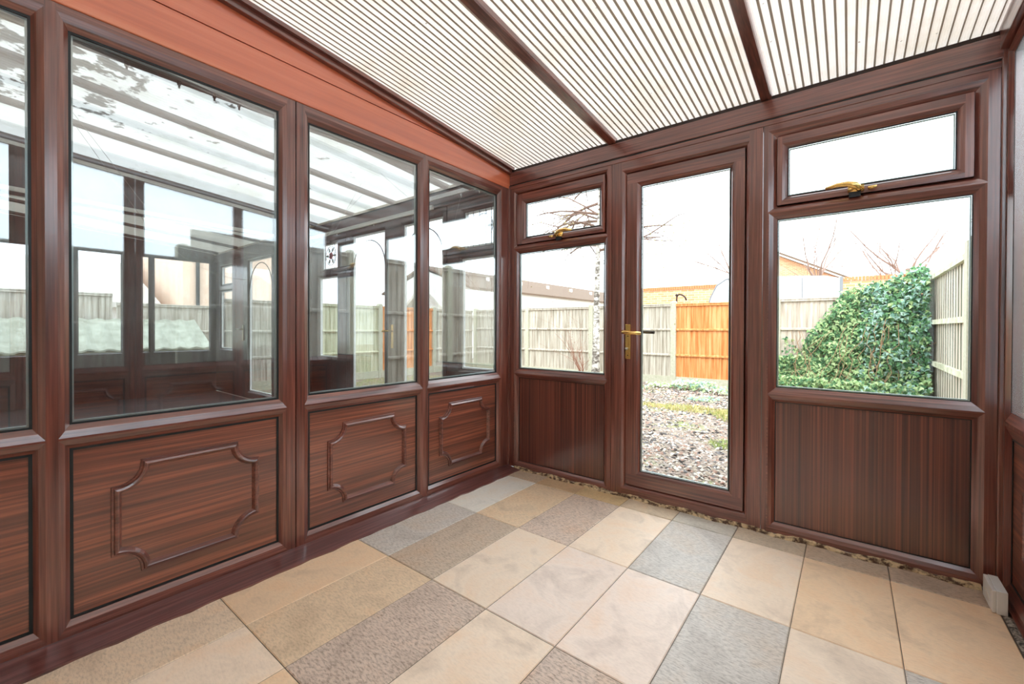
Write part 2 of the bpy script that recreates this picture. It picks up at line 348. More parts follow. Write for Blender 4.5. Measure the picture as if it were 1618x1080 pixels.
# rafter that carries the roof sheets along the partition
tr = empty('trim_1', (.03, -1.6, 2.3)); tag(tr, 'dark sloping rafter strip where the roof meets the left boards', 'trim', kind='structure')
MB().prism([(.004, .0, 2.243), (.004, 0, 2.286), (.004, -3.2, 2.286 + .288), (.004, -3.2, 2.243 + .288)], (.028, 0, 0)).build('rafter', WY, tr, bevel=.003)
MB().prism([(.032, .0, 2.272), (.032, 0, 2.292), (.032, -3.2, 2.292 + .288), (.032, -3.2, 2.272 + .288)], (.02, 0, 0)).build('sheet_edge_strip', WY, tr)
# corner posts and floor trims
cp = MB().box((-.03, -.012, 0), (.012, .03, 2.16)); cp.build('trim_2', WZ, bevel=.004); tag(bpy.data.objects['trim_2'], 'narrow corner post joining left partition and garden wall', 'trim', kind='structure')
mb = MB(); n = 64
for i in range(n):
    a, b = -3.3 + 3.28 * i / n, -3.3 + 3.28 * (i + 1) / n
    xa = .128 + .004 * math.sin(i * 1.7) + R.uniform(-.003, .003); 
    if i == 0: px_ = xa
    mb.add([(0, a, .0), (0, b, .0), (0, b, .022), (0, a, .022), (px_, a, .0), (xa, b, .0), (xa, b, .007), (px_, a, .007)],
           [(3, 2, 6, 7), (4, 7, 6, 5)] + ([(0, 3, 7, 4)] if i == 0 else []) + ([(1, 5, 6, 2)] if i == n - 1 else []))
    px_ = xa
mb.build('baseboard_left', wood('worn_floor_strip', 'y', [(66, 32, 30), (98, 50, 47), (128, 76, 70)], rough=.5), recalc=False); tag(bpy.data.objects['baseboard_left'], 'worn mahogany floor strip along the left partition', 'baseboard', kind='structure')

# ------------------------------------------------------------------ garden wall (y = 0): sidelight, door, window
def sash(mp, outer, inner, parent, d0=.006, name='opening_sash', bl=.024, mats=None):
    s = empty(name, parent.location); s.location = (0, 0, 0); s.parent = parent
    return s
def opening(mp, e, outer, inner, gm, name, bl, d0):
    s = frame(mp, outer, [(inner, gr(inner, bl))], [WZ, WX], name, e, D=.055, r=.02, d0=d0)
    a, b, c, f = inner
    MB().box(mp(a, d0 + .02, b), mp(c, d0 + .036, f)).build('glass_pane', gm, s)
    k = MB(); ringstrip(k, mp, inner, .005, d0 + .016, d0 + .0195); k.build('gasket', GASK, s)
    k = MB(); ringstrip(k, mp, gr(inner, -.005), .005, d0 + .024, d0 + .032); k.build('glass_spacer', SPAC, s)
    k = MB(); ringstrip(k, mp, gr(outer, .012), .016, .036, .046); k.build('seal_shadow_ring', GASK, s)  # black ring closes the sash gap and paints in its shadow line
    return s
w3 = empty('window_3', (.43, 0, 0)); tag(w3, 'narrow mahogany sidelight window left of the glazed garden door', 'window', kind='structure')
frame(mB, (.012, .012, .850, 2.128), [((.070, 1.703, .802, 2.087), (.048, 1.677, .822, 2.107)), ((.083, .762, .793, 1.640), (.050, .728, .822, 1.672)), ((.083, .055, .793, .694), (.055, .030, .822, .724))], [WZ, WX], parent=w3)
s3 = opening(mB, w3, (.072, 1.705, .800, 2.082), (.146, 1.751, .760, 2.008), GL_B, 'top_opening_light', .026, .004)
pane(mB, (.083, .762, .793, 1.640), GL_B, w3); panel(mB, (.083, .055, .793, .694), PANZ, w3, gask=.004)
def fastener(mp, u, z, d, flip, parent):
    h = empty('window_handle', parent.location); 
    o = MB(); f = -1 if flip else 1
    o.box(mp(u - .03, d, z - .012), mp(u + .03, d - .012, z + .016))
    V = []
    pts = [mp(u - f * .02, d - .018, z - .004), mp(u + f * .004, d - .034, z + .012), mp(u + f * .03, d - .036, z + .022), mp(u + f * .07, d - .034, z + .024), mp(u + f * .115, d - .03, z + .016)]
    o.tube(pts, [.012, .016, .013, .010, .007], 10)
    o.tube([mp(u - f * .012, d - .012, z), mp(u - f * .012, d - .03, z + .002)], .014, 10)
    o.tube([mp(u - f * .045, d - .014, z - .006), mp(u - f * .075, d - .020, z - .004)], [.008, .006], 8)
    bpy.data.objects.remove(h)
    ob = o.build('window_handle', BRASS, parent, smooth=True)
    MB().box(mp(u - .026, d + .001, z - .036), mp(u + .018, d - .008, z - .012)).build('keep', simple('dark_keep', (36, 38, 44), .5), ob)
    return ob
fastener(mB, .452, 1.728, .002, False, w3)
d1 = empty('door_1', (1.28, 0, 0)); tag(d1, 'mahogany framed fully glazed door to the garden with brass handle', 'door', kind='structure')
frame(mB, (.853, .012, 1.703, 2.128), [((.946, .077, 1.622, 2.050), (.922, .052, 1.640, 2.072))], [WZ, WX], parent=d1)
leaf = opening(mB, d1, (.950, .081, 1.618, 2.046), (1.036, .170, 1.547, 1.962), GL_B, 'door_leaf', .02, .010)
hp = MB().box((.946, .011, .878), (.979, .004, 1.097)); hp = hp.build('handle_plate', BRASS, leaf, bevel=.002)
hm = MB(); hm.tube([(.962, .006, 1.046), (.962, -.038, 1.046)], .011, 12); hm.tube([(.948, -.04, 1.048), (.965, -.046, 1.047), (1.0, -.046, 1.044), (1.062, -.038, 1.040)], [.0125, .013, .0115, .010], 12)
hm.build('lever', BRASS, hp, smooth=True)
km = MB(); km.tube([(.958, .005, .942), (.958, -.016, .942)], .009, 12); km.build('lock_cylinder', simple('brushed_steel', (190, 186, 176), .3, metal=.9), hp, smooth=True)
sm = MB()
for z in (.900, 1.022): sm.tube([(.9625, .005, z), (.9625, .0025, z)], .0035, 8)
sm.build('plate_screw', DARKM, hp)
om = MB(); om.box((.95, .066, .90), (.98, .072, 1.09)); om.tube([(.965, .07, 1.05), (.965, .12, 1.05), (1.09, .12, 1.045)], .010, 8); om.build('outside_lever', DARKM, leaf)
w4 = empty('window_4', (2.12, 0, 0)); tag(w4, 'wide mahogany window right of the garden door over plain panel', 'window', kind='structure')
frame(mB, (1.706, .012, 2.540, 2.128), [((1.763, 1.704, 2.472, 2.062), (1.728, 1.677, 2.506, 2.098)), ((1.767, .766, 2.470, 1.638), (1.732, .731, 2.506, 1.672)), ((1.763, .064, 2.473, .692), (1.735, .034, 2.506, .726))], [WZ, WX], parent=w4)
s4 = opening(mB, w4, (1.767, 1.708, 2.468, 2.058), (1.811, 1.750, 2.420, 1.999), GL_B, 'top_opening_light', .022, .006)
pane(mB, (1.767, .766, 2.470, 1.638), GL_B, w4, gask=.004); panel(mB, (1.763, .064, 2.473, .692), PANZ, w4, gask=.004)
fastener(mB, 2.085, 1.728, .002, True, w4)
# eaves beam
eb = empty('trim_3', (1.27, 0, 2.15)); tag(eb, 'long mahogany eaves beam above the garden door wall', 'trim', kind='structure')
MB().box((.012, -.012, 2.160), (2.545, .07, 2.256)).build('beam', WX, eb, bevel=.004)
MB().box((.012, -.004, 2.128), (2.545, .07, 2.158)).build('head_strip', WX, eb, bevel=.003)
MB().box((.012, -.006, 2.256), (2.545, .07, 2.275)).build('dark_seal', simple('dark_brown_seal', (50, 34, 28), .7), eb)
MB().box((.012, -.006, 2.154), (2.545, .05, 2.162)).build('shadow_joint', GASK, eb)
# ragged mortar under the frames
def ragged(name, x0, x1, mats, label, n=150, y=-.004, h=.02):
    mb = MB(); V = []
    for i in range(n + 1):
        x = x0 + (x1 - x0) * i / n
        a = .014 + .009 * math.sin(i * .31) + R.uniform(-.003, .004); hh = h * (.5 + .6 * abs(math.sin(i * .17 + 1))) + R.uniform(-.002, .003)
        V += [(x, y - a, 0), (x, y - a * .5, hh * .7), (x, y + .004, hh)]
    mb.add(V, [(i * 3 + k, i * 3 + 3 + k, i * 3 + 4 + k, i * 3 + 1 + k) for i in range(n) for k in (0, 1)])
    o = mb.build(name, mats, recalc=False); tag(o, label, 'trim', kind='structure')
MORT = simple('old_mortar_bedding', (216, 188, 148), .9, noise=((30, 40, 40), (84, 58, 42), .08))
ragged('trim_4', .06, 2.5, MORT, 'ragged mortar line under the garden door wall')
mb = MB(); V = []
for i in range(91):
    y = -.2 - 3.0 * i / 90; V += [(2.524, y, .001), (2.535 + .004 * math.sin(i), y, .006 + .004 * math.sin(i * .7)), (XR, y, .003)]
mb.add(V, [(i * 3 + k, i * 3 + 1 + k, i * 3 + 4 + k, i * 3 + 3 + k) for i in range(90) for k in (0, 1)])
tag(mb.build('trim_5', simple('grey_mortar', (176, 164, 150), .9, noise=(60, (60, 52, 46), .12)), recalc=False), 'rough grey mortar strip beside the right wall', 'trim', kind='structure')

# ------------------------------------------------------------------ right wall (x = 2.556), frosted panes under the roof slope
def zt(y): return 2.185 - .09 * y
def poly_frame(mp, outer, rings, mats, parent, D=.07, r=.014):
    """same frame but with sloping tops; polygons as (u,z) lists, inner and outer rings of equal length"""
    mb = MB()
    for dd in (0, D):
        loops = [[Vector((u, z, 0)) for u, z in outer]] + [[Vector((u, z, 0)) for u, z in O] for I, O in rings]
        flat = [p for l in loops for p in l]
        mb.add([mp(p.x, dd, p.y) for p in flat], [tuple(t) for t in tessellate_polygon(loops)], 0)
    for I, O in rings:
        n = len(I)
        for k in range(n):
            q = (k + 1) % n; mi = 1 if abs(O[k][0] - O[q][0]) > abs(O[k][1] - O[q][1]) else 0
            lay = [(O, 0), (I, r), (I, D - r), (O, D)]
            for (P, da), (Q, db) in zip(lay, lay[1:]): mb.add([mp(P[k][0], da, P[k][1]), mp(P[q][0], da, P[q][1]), mp(Q[q][0], db, Q[q][1]), mp(Q[k][0], db, Q[k][1])], [(0, 1, 2, 3)], mi)
    n = len(outer)
    for k in range(n):
        a, b = outer[k], outer[(k + 1) % n]; mb.add([mp(a[0], 0, a[1]), mp(b[0], 0, b[1]), mp(b[0], D, b[1]), mp(a[0], D, a[1])], [(0, 1, 2, 3)], 0)
    o = mb.build('frame', mats, parent, recalc=False)
    bm = bmesh.new(); bm.from_mesh(o.data); bmesh.ops.remove_doubles(bm, verts=bm.verts, dist=1e-5); bmesh.ops.recalc_face_normals(bm, faces=bm.faces); bm.to_mesh(o.data); bm.free()
    return o
def unit_R(name, y0, y1, cells_, label):
    e = empty(name, (XR, (y0 + y1) / 2, 0)); tag(e, label, 'window', kind='structure'); rings = []; bl = .026
    for a, b in cells_:
        I = [(a, .745), (b, .745), (b, zt(b) - .035), (a, zt(a) - .035)]; O = [(a - bl, .705), (b + bl, .705), (b + bl, zt(b) - .012), (a - bl, zt(a) - .012)]
        rings.append((I, O))
        rings.append(([(a, .07), (b, .07), (b, .645), (a, .645)], [(a - bl, .035), (b + bl, .035), (b + bl, .69), (a - bl, .69)]))
    poly_frame(mR, [(y0, .012), (y1, .012), (y1, zt(y1)), (y0, zt(y0))], rings, [WZ, WY], e)
    for a, b in cells_:
        MB().prism([mR(a, .010, .745), mR(b, .010, .745), mR(b, .010, zt(b) - .035), mR(a, .010, zt(a) - .035)], (.012, 0, 0)).build('frosted_pane', FROST, e)
        panel(mR, (a, .07, b, .645), PANY, e, gask=.009, d=.018)
        moulding(mR, (a + b) / 2, .362, .465, .40, .083, e, WY, d=.018)
    return e
unit_R('window_5', -.035 - 1.68, -.011, [(-1.655, -.985), (-.905, -.050)], 'frosted window unit at the right edge beside the garden wall')
unit_R('window_6', -3.2, -1.72, [(-3.12, -2.40), (-2.31, -1.785)], 'frosted window unit of the right wall behind the camera')
rr = empty('trim_6', (XR, -1.6, 2.2)); tag(rr, 'sloping rafter along the top of the frosted right wall', 'trim', kind='structure')
MB().prism([(2.535, .06, 2.190), (2.535, .06, 2.29), (2.535, -3.2, 2.29 + .293), (2.535, -3.2, 2.190 + .293)], (.085, 0, 0)).build('rafter', WY, rr, bevel=.004)
MB().box((2.541, -.010, .0), (2.63, .07, 2.2)).build('trim_7', WZ, bevel=.004); tag(bpy.data.objects['trim_7'], 'dark corner post between garden wall and frosted wall', 'trim', kind='structure')
MB().box((2.545, -3.2, .0), (2.63, -.03, .014)).build('baseboard_right', WY); tag(bpy.data.objects['baseboard_right'], 'mahogany sill under the frosted right wall', 'baseboard', kind='structure')

# ------------------------------------------------------------------ roof
def roof_mat(name, col, dirt, spots=None, tr_=.24):
    m, t = mat(name); o = nd(t, 'ShaderNodeOutputMaterial'); mp = coords(t)
    n = nd(t, 'ShaderNodeTexNoise', inp={'Scale': 2.2, 'Detail': 6, 'Roughness': .7}); t.links.new(mp.outputs[0], n.inputs[0])
    r = ramp(t, [(.3, lin(dirt)), (.52, lin(col))], n.outputs[0])
    v = nd(t, 'ShaderNodeTexNoise', inp={'Scale': 38, 'Detail': 2, 'Roughness': .5}); t.links.new(mp.outputs[0], v.inputs[0])
    sp = ramp(t, [(.21, (.2, .18, .14, 1)), (.25, (1, 1, 1, 1))], v.outputs[0])
    mu = nd(t, 'ShaderNodeMix', data_type='RGBA', blend_type='MULTIPLY'); mu.inputs[0].default_value = .7; t.links.new(r.outputs[0], mu.inputs[6]); t.links.new(sp.outputs[0], mu.inputs[7])
    last = mu.outputs[2]
    if spots:
        mp3 = coords(t, (9, 9, 9)); n3 = nd(t, 'ShaderNodeTexNoise', inp={'Scale': 1, 'Detail': 5, 'Roughness': .6}); t.links.new(mp3.outputs[0], n3.inputs[0])
        ds = nd(t, 'ShaderNodeVectorMath', operation='DISTANCE'); ds.inputs[1].default_value = spots; t.links.new(mp.outputs[0], ds.inputs[0])
        fa = nd(t, 'ShaderNodeMapRange', inp={1: .1, 2: 1.15, 3: .17, 4: -.09}); t.links.new(ds.outputs['Value'], fa.inputs[0])
        ad = nd(t, 'ShaderNodeMath', operation='ADD'); t.links.new(n3.outputs[0], ad.inputs[0]); t.links.new(fa.outputs[0], ad.inputs[1])
        sr = ramp(t, [(.57, (1, 1, 1, 1)), (.62, (.05, .05, .04, 1))], ad.outputs[0])
        mw = nd(t, 'ShaderNodeMix', data_type='RGBA', blend_type='MULTIPLY'); mw.inputs[0].default_value = .9; t.links.new(last, mw.inputs[6]); t.links.new(sr.outputs[0], mw.inputs[7]); last = mw.outputs[2]
    tl = nd(t, 'ShaderNodeBsdfTranslucent'); df = nd(t, 'ShaderNodeBsdfDiffuse'); gl = nd(t, 'ShaderNodeBsdfGlossy', inp={'Roughness': .25})
    t.links.new(last, tl.inputs[0]); t.links.new(last, df.inputs[0])
    a = nd(t, 'ShaderNodeMixShader', inp={0: tr_}); t.links.new(df.outputs[0], a.inputs[1]); t.links.new(tl.outputs[0], a.inputs[2])
    b = nd(t, 'ShaderNodeMixShader', inp={0: .06}); t.links.new(a.outputs[0], b.inputs[1]); t.links.new(gl.outputs[0], b.inputs[2]); t.links.new(b.outputs[0], o.inputs[0]); return m
POLY = roof_mat('ribbed_polycarbonate', (252, 244, 236), (238, 228, 212))
POLYD = simple('dirty_rib_groove', (158, 144, 128), .7)
POLYN = roof_mat('mouldy_polycarbonate', (240, 242, 240), (214, 216, 206), (1.6, -.95, .1), .36)
POLYF = roof_mat('dull_polycarbonate', (226, 222, 210), (196, 192, 180), None, .16)
cl = empty('ceiling', (1.27, -1.6, 2.4)); tag(cl, 'sloping ribbed polycarbonate roof with mahogany glazing bars', 'ceiling', kind='structure')
def sheet(x0, x1, parent, mats, ribbed=True):
    mb = MB(); p = .0335; n = max(1, round((x1 - x0) / p)); p = (x1 - x0) / n; ya, yb = .16, -3.35
    V = []; prof = []
    for i in range(n):
        X = x0 + i * p
        prof += [(X, .012, 1), (X + p * .07, .012, 0), (X + p * .14, .003, 0), (X + p * .36, 0, 0), (X + p * .5, .0025, 0), (X + p * .64, 0, 0), (X + p * .84, .003, 1)]
    prof.append((x1, .012, 0))
    for (x, h, _) in prof:
        for y in (ya, yb): V.append((x, y, zroof(y) + .006 + h))
    mb.add(V, []); 
    for i in range(len(prof) - 1): mb.f.append((2 * i, 2 * i + 1, 2 * i + 3, 2 * i + 2)); mb.m.append(prof[i][2])
    return mb.build('roof_sheet', mats, parent, recalc=False)
def bar(x, wd, parent, mats, name='glazing_bar'):
    a, b = .02, -3.35
    mb = MB().prism([(x - wd / 2, a, zroof(a) - .024), (x + wd / 2, a, zroof(a) - .024), (x + wd / 2 + .004, a, zroof(a) - .016), (x + wd / 2 + .004, a, zroof(a) + .012), (x - wd / 2 - .004, a, zroof(a) + .012), (x - wd / 2 - .004, a, zroof(a) - .016)], (0, b - a, .09 * (a - b)))
    return mb.build(name, mats, parent)
bx = [.852, 1.716]
edges = [.035, .830, .874, 1.692, 1.740, 2.56]
for i in (0, 2, 4): sheet(edges[i], edges[i + 1], cl, [POLY, POLYD])
for x in bx: bar(x, .046, cl, WY)
cn = empty('ceiling', (-3.0, -1.6, 2.4)); tag(cn, 'mould-spotted white roof of the neighbouring room seen through the partition', 'ceiling', kind='structure')
nb = [-.67, -1.42, -2.13, -2.9, -3.7, -4.5, -5.3, -6.1]
prev = -.03
for x in nb + [-6.6]:
    mb = MB(); k = 3; V = []
    for i in range(k + 1):
        X = prev + (x - prev) * i / k
        for y in (.16, -3.35): V.append((X, y, zroof(y) + .008))
    mb.add(V, [(2 * i, 2 * i + 1, 2 * i + 3, 2 * i + 2) for i in range(k)]); mb.build('roof_sheet', POLYN if x > -3.2 else POLYF, cn, recalc=False)
    if x != -6.6: bar(x, .05, cn, wood('weathered_bar', 'y', [(58, 44, 40), (82, 66, 60), (106, 88, 80)], rough=.5) if x == nb[0] else bpy.data.materials['weathered_bar'])
    prev = x

# ------------------------------------------------------------------ neighbouring room seen through the partition
ND = wood('neighbour_frame_grain_z', 'z', [(44, 32, 34), (60, 44, 46), (78, 58, 58)], rough=.45)
def nb_front(name, u0, u1, rings, label, kind='window'):
    e = empty(name, ((u0 + u1) / 2, 0, 0)); tag(e, label, kind, kind='structure')
    frame(mB, (u0, .012, u1, 2.13), [(i, gr(i, .022)) for i in rings], [ND, DARKW], parent=e); return e
def rose(mp, cu, cz, rad, d, parent, colour=True):
    """leaded rose roundel"""
    L = MB()
    circ = [mp(cu + rad * math.cos(t * math.pi / 12), d, cz + rad * math.sin(t * math.pi / 12)) for t in range(25)]
    L.tube(circ, .003, 4, cap=False)
    for k in range(6):
        t = k * math.pi / 3 + .3; L.tube([mp(cu + rad * .35 * math.cos(t), d, cz + rad * .35 * math.sin(t)), mp(cu + rad * math.cos(t), d, cz + rad * math.sin(t))], .002, 4)
    ob = L.build('leaded_roundel', GASK, parent)
    red = simple('red_stained_glass', (200, 40, 64), .3) if 'red_stained_glass' not in bpy.data.materials else bpy.data.materials['red_stained_glass']
    grn = simple('green_stained_glass', (46, 92, 66), .3) if 'green_stained_glass' not in bpy.data.materials else bpy.data.materials['green_stained_glass']
    P = MB()
    for k in range(5):
        t = k * math.tau / 5; c = (cu + rad * .2 * math.cos(t), cz + rad * .2 * math.sin(t))
        P.prism([mp(c[0] + rad * .2 * math.cos(a * math.tau / 8), d, c[1] + rad * .2 * math.sin(a * math.tau / 8)) for a in range(8)], Vector(mp(0, .004, 0)) - Vector(mp(0, 0, 0)))
    P.build('rose_petals', red if colour else simple('pale_stained_glass', (210, 160, 164), .3), ob)
    G = MB()
    for k in range(6):
        t = k * math.pi / 3; c = (cu + rad * .68 * math.cos(t), cz + rad * .68 * math.sin(t)); a1, b1 = rad * .26, rad * .12
        G.prism([mp(c[0] + a1 * math.cos(q * math.tau / 8) * math.cos(t) - b1 * math.sin(q * math.tau / 8) * math.sin(t), d, c[1] + a1 * math.cos(q * math.tau / 8) * math.sin(t) + b1 * math.sin(q * math.tau / 8) * math.cos(t)) for q in range(8)], Vector(mp(0, .004, 0)) - Vector(mp(0, 0, 0)))
    G.build('leaf_glass', grn, ob)
def arch_lead(u0, u1, zc, parent):
    L = MB(); c = (u0 + u1) / 2; r_ = (u1 - u0) / 2 - .01
    L.tube([(c + r_ * math.cos(t * math.pi / 16), .024, zc + r_ * math.sin(t * math.pi / 16)) for t in range(17)], .006, 5)
    L.build('leaded_arch', GASK, parent)
def lead_lines(u0, u1, z0, z1, us, parent):
    L = MB()
    for u in us: L.tube([(u, .024, z0), (u, .024, z1)], .003, 4)
    L.build('lead_strip', GASK, parent)
w7 = nb_front('window_7', -.69, -.05, [(-.50, 1.74, -.165, 2.045), (-.53, .72, -.13, 1.66)], 'neighbouring window with leaded rose top light next to the corner')
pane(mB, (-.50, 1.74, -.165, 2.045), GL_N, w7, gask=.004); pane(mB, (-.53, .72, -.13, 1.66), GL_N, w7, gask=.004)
lead_lines(-.5, -.165, 1.74, 2.045, (-.46, -.40, -.33, -.26, -.20), w7); rose(mB, -.29, 1.90, .105, .022, w7, False)
d2 = nb_front('door_2', -2.29, -.70, [(-2.20, .10, -1.61, 2.06), (-1.32, .10, -.76, 2.06)], 'neighbouring pair of dark glazed doors with leaded arches', 'door')
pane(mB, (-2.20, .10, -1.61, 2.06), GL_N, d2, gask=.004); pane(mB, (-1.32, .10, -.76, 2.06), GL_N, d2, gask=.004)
arch_lead(-2.20, -1.61, 1.70, d2); arch_lead(-1.32, -.76, 1.72, d2)
hh = MB().box((-1.475, -.001, .87), (-1.44, -.01, 1.10)); hh.tube([(-1.457, -.008, 1.04), (-1.457, -.05, 1.04), (-1.56, -.05, 1.035)], .010, 8); hh.build('door_handle', BRASS, d2)
w8 = nb_front('window_8', -3.05, -2.295, [(-2.84, 1.74, -2.50, 2.045), (-2.91, .72, -2.50, 1.66)], 'neighbouring window with red leaded rose beyond the arched doors')
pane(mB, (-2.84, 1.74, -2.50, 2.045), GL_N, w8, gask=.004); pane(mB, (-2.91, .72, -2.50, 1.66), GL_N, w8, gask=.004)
lead_lines(-2.84, -2.5, 1.74, 2.045, (-2.78, -2.58), w8); rose(mB, -2.66, 1.90, .11, .022, w8, True)
d3 = nb_front('door_3', -5.45, -3.75, [(-4.98, .12, -4.20, 2.06)], 'far dark glazed door seen through two panes of the partition', 'door')
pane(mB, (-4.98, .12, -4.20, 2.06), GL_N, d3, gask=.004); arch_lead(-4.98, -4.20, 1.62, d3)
hh = MB().box((-5.17, -.001, .87), (-5.13, -.01, 1.10)); hh.tube([(-5.15, -.008, 1.04), (-5.15, -.05, 1.04), (-5.26, -.05, 1.035)], .010, 8); hh.build('door_handle', simple('pale_handle', (214, 206, 190), .3, metal=.6), d3)
w9 = nb_front('window_9', -6.3, -5.455, [(-6.1, 1.76, -5.62, 2.06), (-6.12, .72, -5.62, 1.66)], 'small far corner window beside the far glazed door')
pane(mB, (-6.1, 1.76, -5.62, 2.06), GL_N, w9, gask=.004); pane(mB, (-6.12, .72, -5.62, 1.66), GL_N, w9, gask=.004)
nf = empty('wall_back', (-3.1, 0, 2.1)); tag(nf, 'dark beam and filler above the neighbouring garden doors', 'wall', kind='structure')
MB().box((-6.37, -.03, 2.13), (-.02, .07, 2.262)).build('eaves_beam', DARKW, nf)
MB().box((-6.37, -.034, 2.262), (-.02, .07, 2.286)).build('pale_seal', simple('pale_seal', (176, 166, 150), .6), nf)
MB().box((-3.75, .0, .0), (-3.05, .07, 2.13)).build('filler_panel', ND, nf)
# dropped beam across the neighbouring room with post
db = empty('trim_8', (-3.1, -1.6, 2.1)); tag(db, 'dark cross beam hanging under the neighbouring roof', 'trim', kind='structure')
MB().prism([(-3.16, -.03, 2.10), (-3.16, -.03, zroof(0)), (-3.16, -3.2, zroof(-3.2)), (-3.16, -3.2, 2.10)], (.05, 0, 0)).build('cross_beam', DARKW, db)
MB().box((-3.16, -.16, 0), (-3.06, -.0, 2.12)).build('post', ND, db)
# far end wall of that room
w10 = empty('window_10', (-6.3, -1.6, 0)); tag(w10, 'far end wall of dark framed windows seen through the partition', 'window', kind='structure')
rg = [(-.81, .69, -.09, 2.13), (-.95, .69, -.875, 2.13), (-1.64, .69, -1.19, 2.13), (-3.0, .69, -2.06, 2.13)]
frame(mF, (-3.2, .0, -.0, 2.16), [(i, gr(i, .018)) for i in rg], [ND, DARKW], parent=w10)
for i in rg: pane(mF, i, GL_N, w10, spac=False)
MB().prism([(-6.36, 0, 2.16), (-6.36, 0, zroof(0)), (-6.36, -3.2, zroof(-3.2)), (-6.36, -3.2, 2.16)], (.07, 0, 0)).build('gable_board', DARKW, w10)
# house wall behind the camera closes both rooms
hw = MB().box((-6.4, -3.45, -.15), (2.7, -3.2, 3.0)).build('wall_rear', simple('cream_render', (226, 218, 202), .9, noise=(14, (206, 196, 178), .2))); tag(hw, 'cream rendered house wall behind the camera', 'wall', kind='structure')

# curtain tracks in the neighbouring room
def track(pts, label, brackets=(), gl=(), col=WHITEP2, wd=.022, ht=.034):
    e = empty('curtain_track', Vector(pts[0])); tag(e, label, 'curtain track', 'curtain tracks in the neighbouring room')
    mb = MB()
    for a, b in zip(pts, pts[1:]):
        a, b = Vector(a), Vector(b); dr = (b - a).normalized(); s = dr.cross(Vector((0, 0, 1))).normalized() * wd / 2
        mb.prism([a - s, a + s, a + s + Vector((0, 0, ht)), a - s + Vector((0, 0, ht))], b - a)
    mb.build('rail', col, e)
    for p, q in brackets:
        k = MB(); k.tube([q, (Vector(q) + Vector((0, 0, .05))), p], .006, 5); k.build('bracket', col, e)
    for p in gl:
        k = MB(); p = Vector(p); k.tube([p, p - Vector((0, 0, .022))], .008, 6); k.tube([p - Vector((0, 0, .018)), p - Vector((0, 0, .036))], .004, 5); k.build('glider_hook', col, e)
    return e
track([(-.72, -.14, 2.075), (-2.75, -.14, 2.075), (-3.02, -.30, 2.075), (-3.02, -3.1, 2.13)], 'long cream curtain track bending round the neighbouring room',
      [((x, -.14, 2.11), (x - .13, -.035, 2.10)) for x in (-.82, -1.6, -2.3, -2.62)])
track([(-.82, -.10, 2.165), (-.16, -.10, 2.165)], 'short white blind headrail above the leaded rose window', (), [(-.42, -.1, 2.165), (-.22, -.1, 2.165)], WHITEP)
GREYT = simple('grey_track', (92, 78, 74), .5)
track([(-.20, -3.1, 2.125), (-.20, -.20, 2.125)], 'grey-brown blind rail with hanging hooks close behind the partition', (), [(-.20, y, 2.128) for y in (-2.55, -2.19, -2.02, -1.89, -1.79)], GREYT, .06, .075)
# cobweb strands
def strand(pts, label):
    mb = MB().tube(pts, .0012, 4); o = mb.build('cobweb_strand', WEB, origin=pts[0]); tag(o, label, 'cobweb', 'cobweb strands in the neighbouring room')
WEB = simple('dusty_web', (150, 142, 132), .8)
def sag(a, b, s, n=14):
    a, b = Vector(a), Vector(b); return [tuple(a.lerp(b, i / n) - Vector((0, 0, s * 4 * (i / n) * (1 - i / n)))) for i in range(n + 1)]
def up(p, dx, dy): return (p[0] + dx, p[1] + dy, zroof(p[1] + dy) + .004)
for a, b_, sg, l in (((-1.5, -1.85, 1.70), (-1.5, -.55, 2.02), .42, 'lowest sagging cobweb strand behind the big left pane'), ((-1.3, -1.9, 1.78), (-1.3, -.7, 1.86), .22, 'upper sagging cobweb strand behind the big left pane')):
    strand([up(a, 0, -.5)] + sag(a, b_, sg) + [up(b_, 0, .25)], l)
strand(sag((-.95, -.50, zroof(-.5) + .004), (-.85, -.15, 2.11), .01), 'nearly straight cobweb strand hanging to the curtain track')
strand(sag((-.42, -.10, 2.165), (-.72, -.03, 1.62), .03), 'long thin cobweb thread below the white headrail')

# ------------------------------------------------------------------ small white box on the floor
b = empty('plastic_box', (2.517, -.12, 0)); tag(b, 'small white plastic box on the floor at the right wall corner', 'box')
MB().box((2.497, -.190, .002), (2.509, -.050, .086)).build('cover', WHITEP, b, bevel=.002)
MB().box((2.5095, -.192, .0), (2.538, -.048, .088)).build('body', WHITEP, b, bevel=.002)
k = MB()
for i in range(4): k.tube([(2.4955, -.16 + i * .012, .03 + i * .008), (2.4955, -.12 + i * .012, .06 - i * .004), (2.4955, -.09 + i * .004, .04)], .0014, 5)
k.build('embossed_mark', WHITEP2, b)

# ------------------------------------------------------------------ fences
def fence_mat(name, cols, sc_=(22, 22, 1.2)):
    m, t = mat(name); b_, o = pbsdf(t, .85, .2); mp = coords(t, sc_)
    n = nd(t, 'ShaderNodeTexNoise', inp={'Scale': 1, 'Detail': 5, 'Roughness': .6}); t.links.new(mp.outputs[0], n.inputs[0])
    r = ramp(t, [(.34, lin(cols[0])), (.5, lin(cols[1])), (.66, lin(cols[2]))], n.outputs[0]); t.links.new(r.outputs[0], b_.inputs['Base Color'])
    return m
FG = fence_mat('weathered_grey_fence', [(150, 140, 124), (190, 180, 166), (212, 206, 192)])
FO = fence_mat('orange_new_fence', [(196, 118, 62), (226, 150, 92), (240, 178, 124)])
FGN = fence_mat('green_stained_fence', [(168, 168, 136), (196, 194, 164), (214, 210, 186)])
CONC = simple('concrete_post', (204, 198, 182), .9, noise=(30, (176, 176, 150), .2))
def fence_thing(loc, label, group=None):
    e = empty('garden_fence', loc); return tag(e, label, 'fence', group)
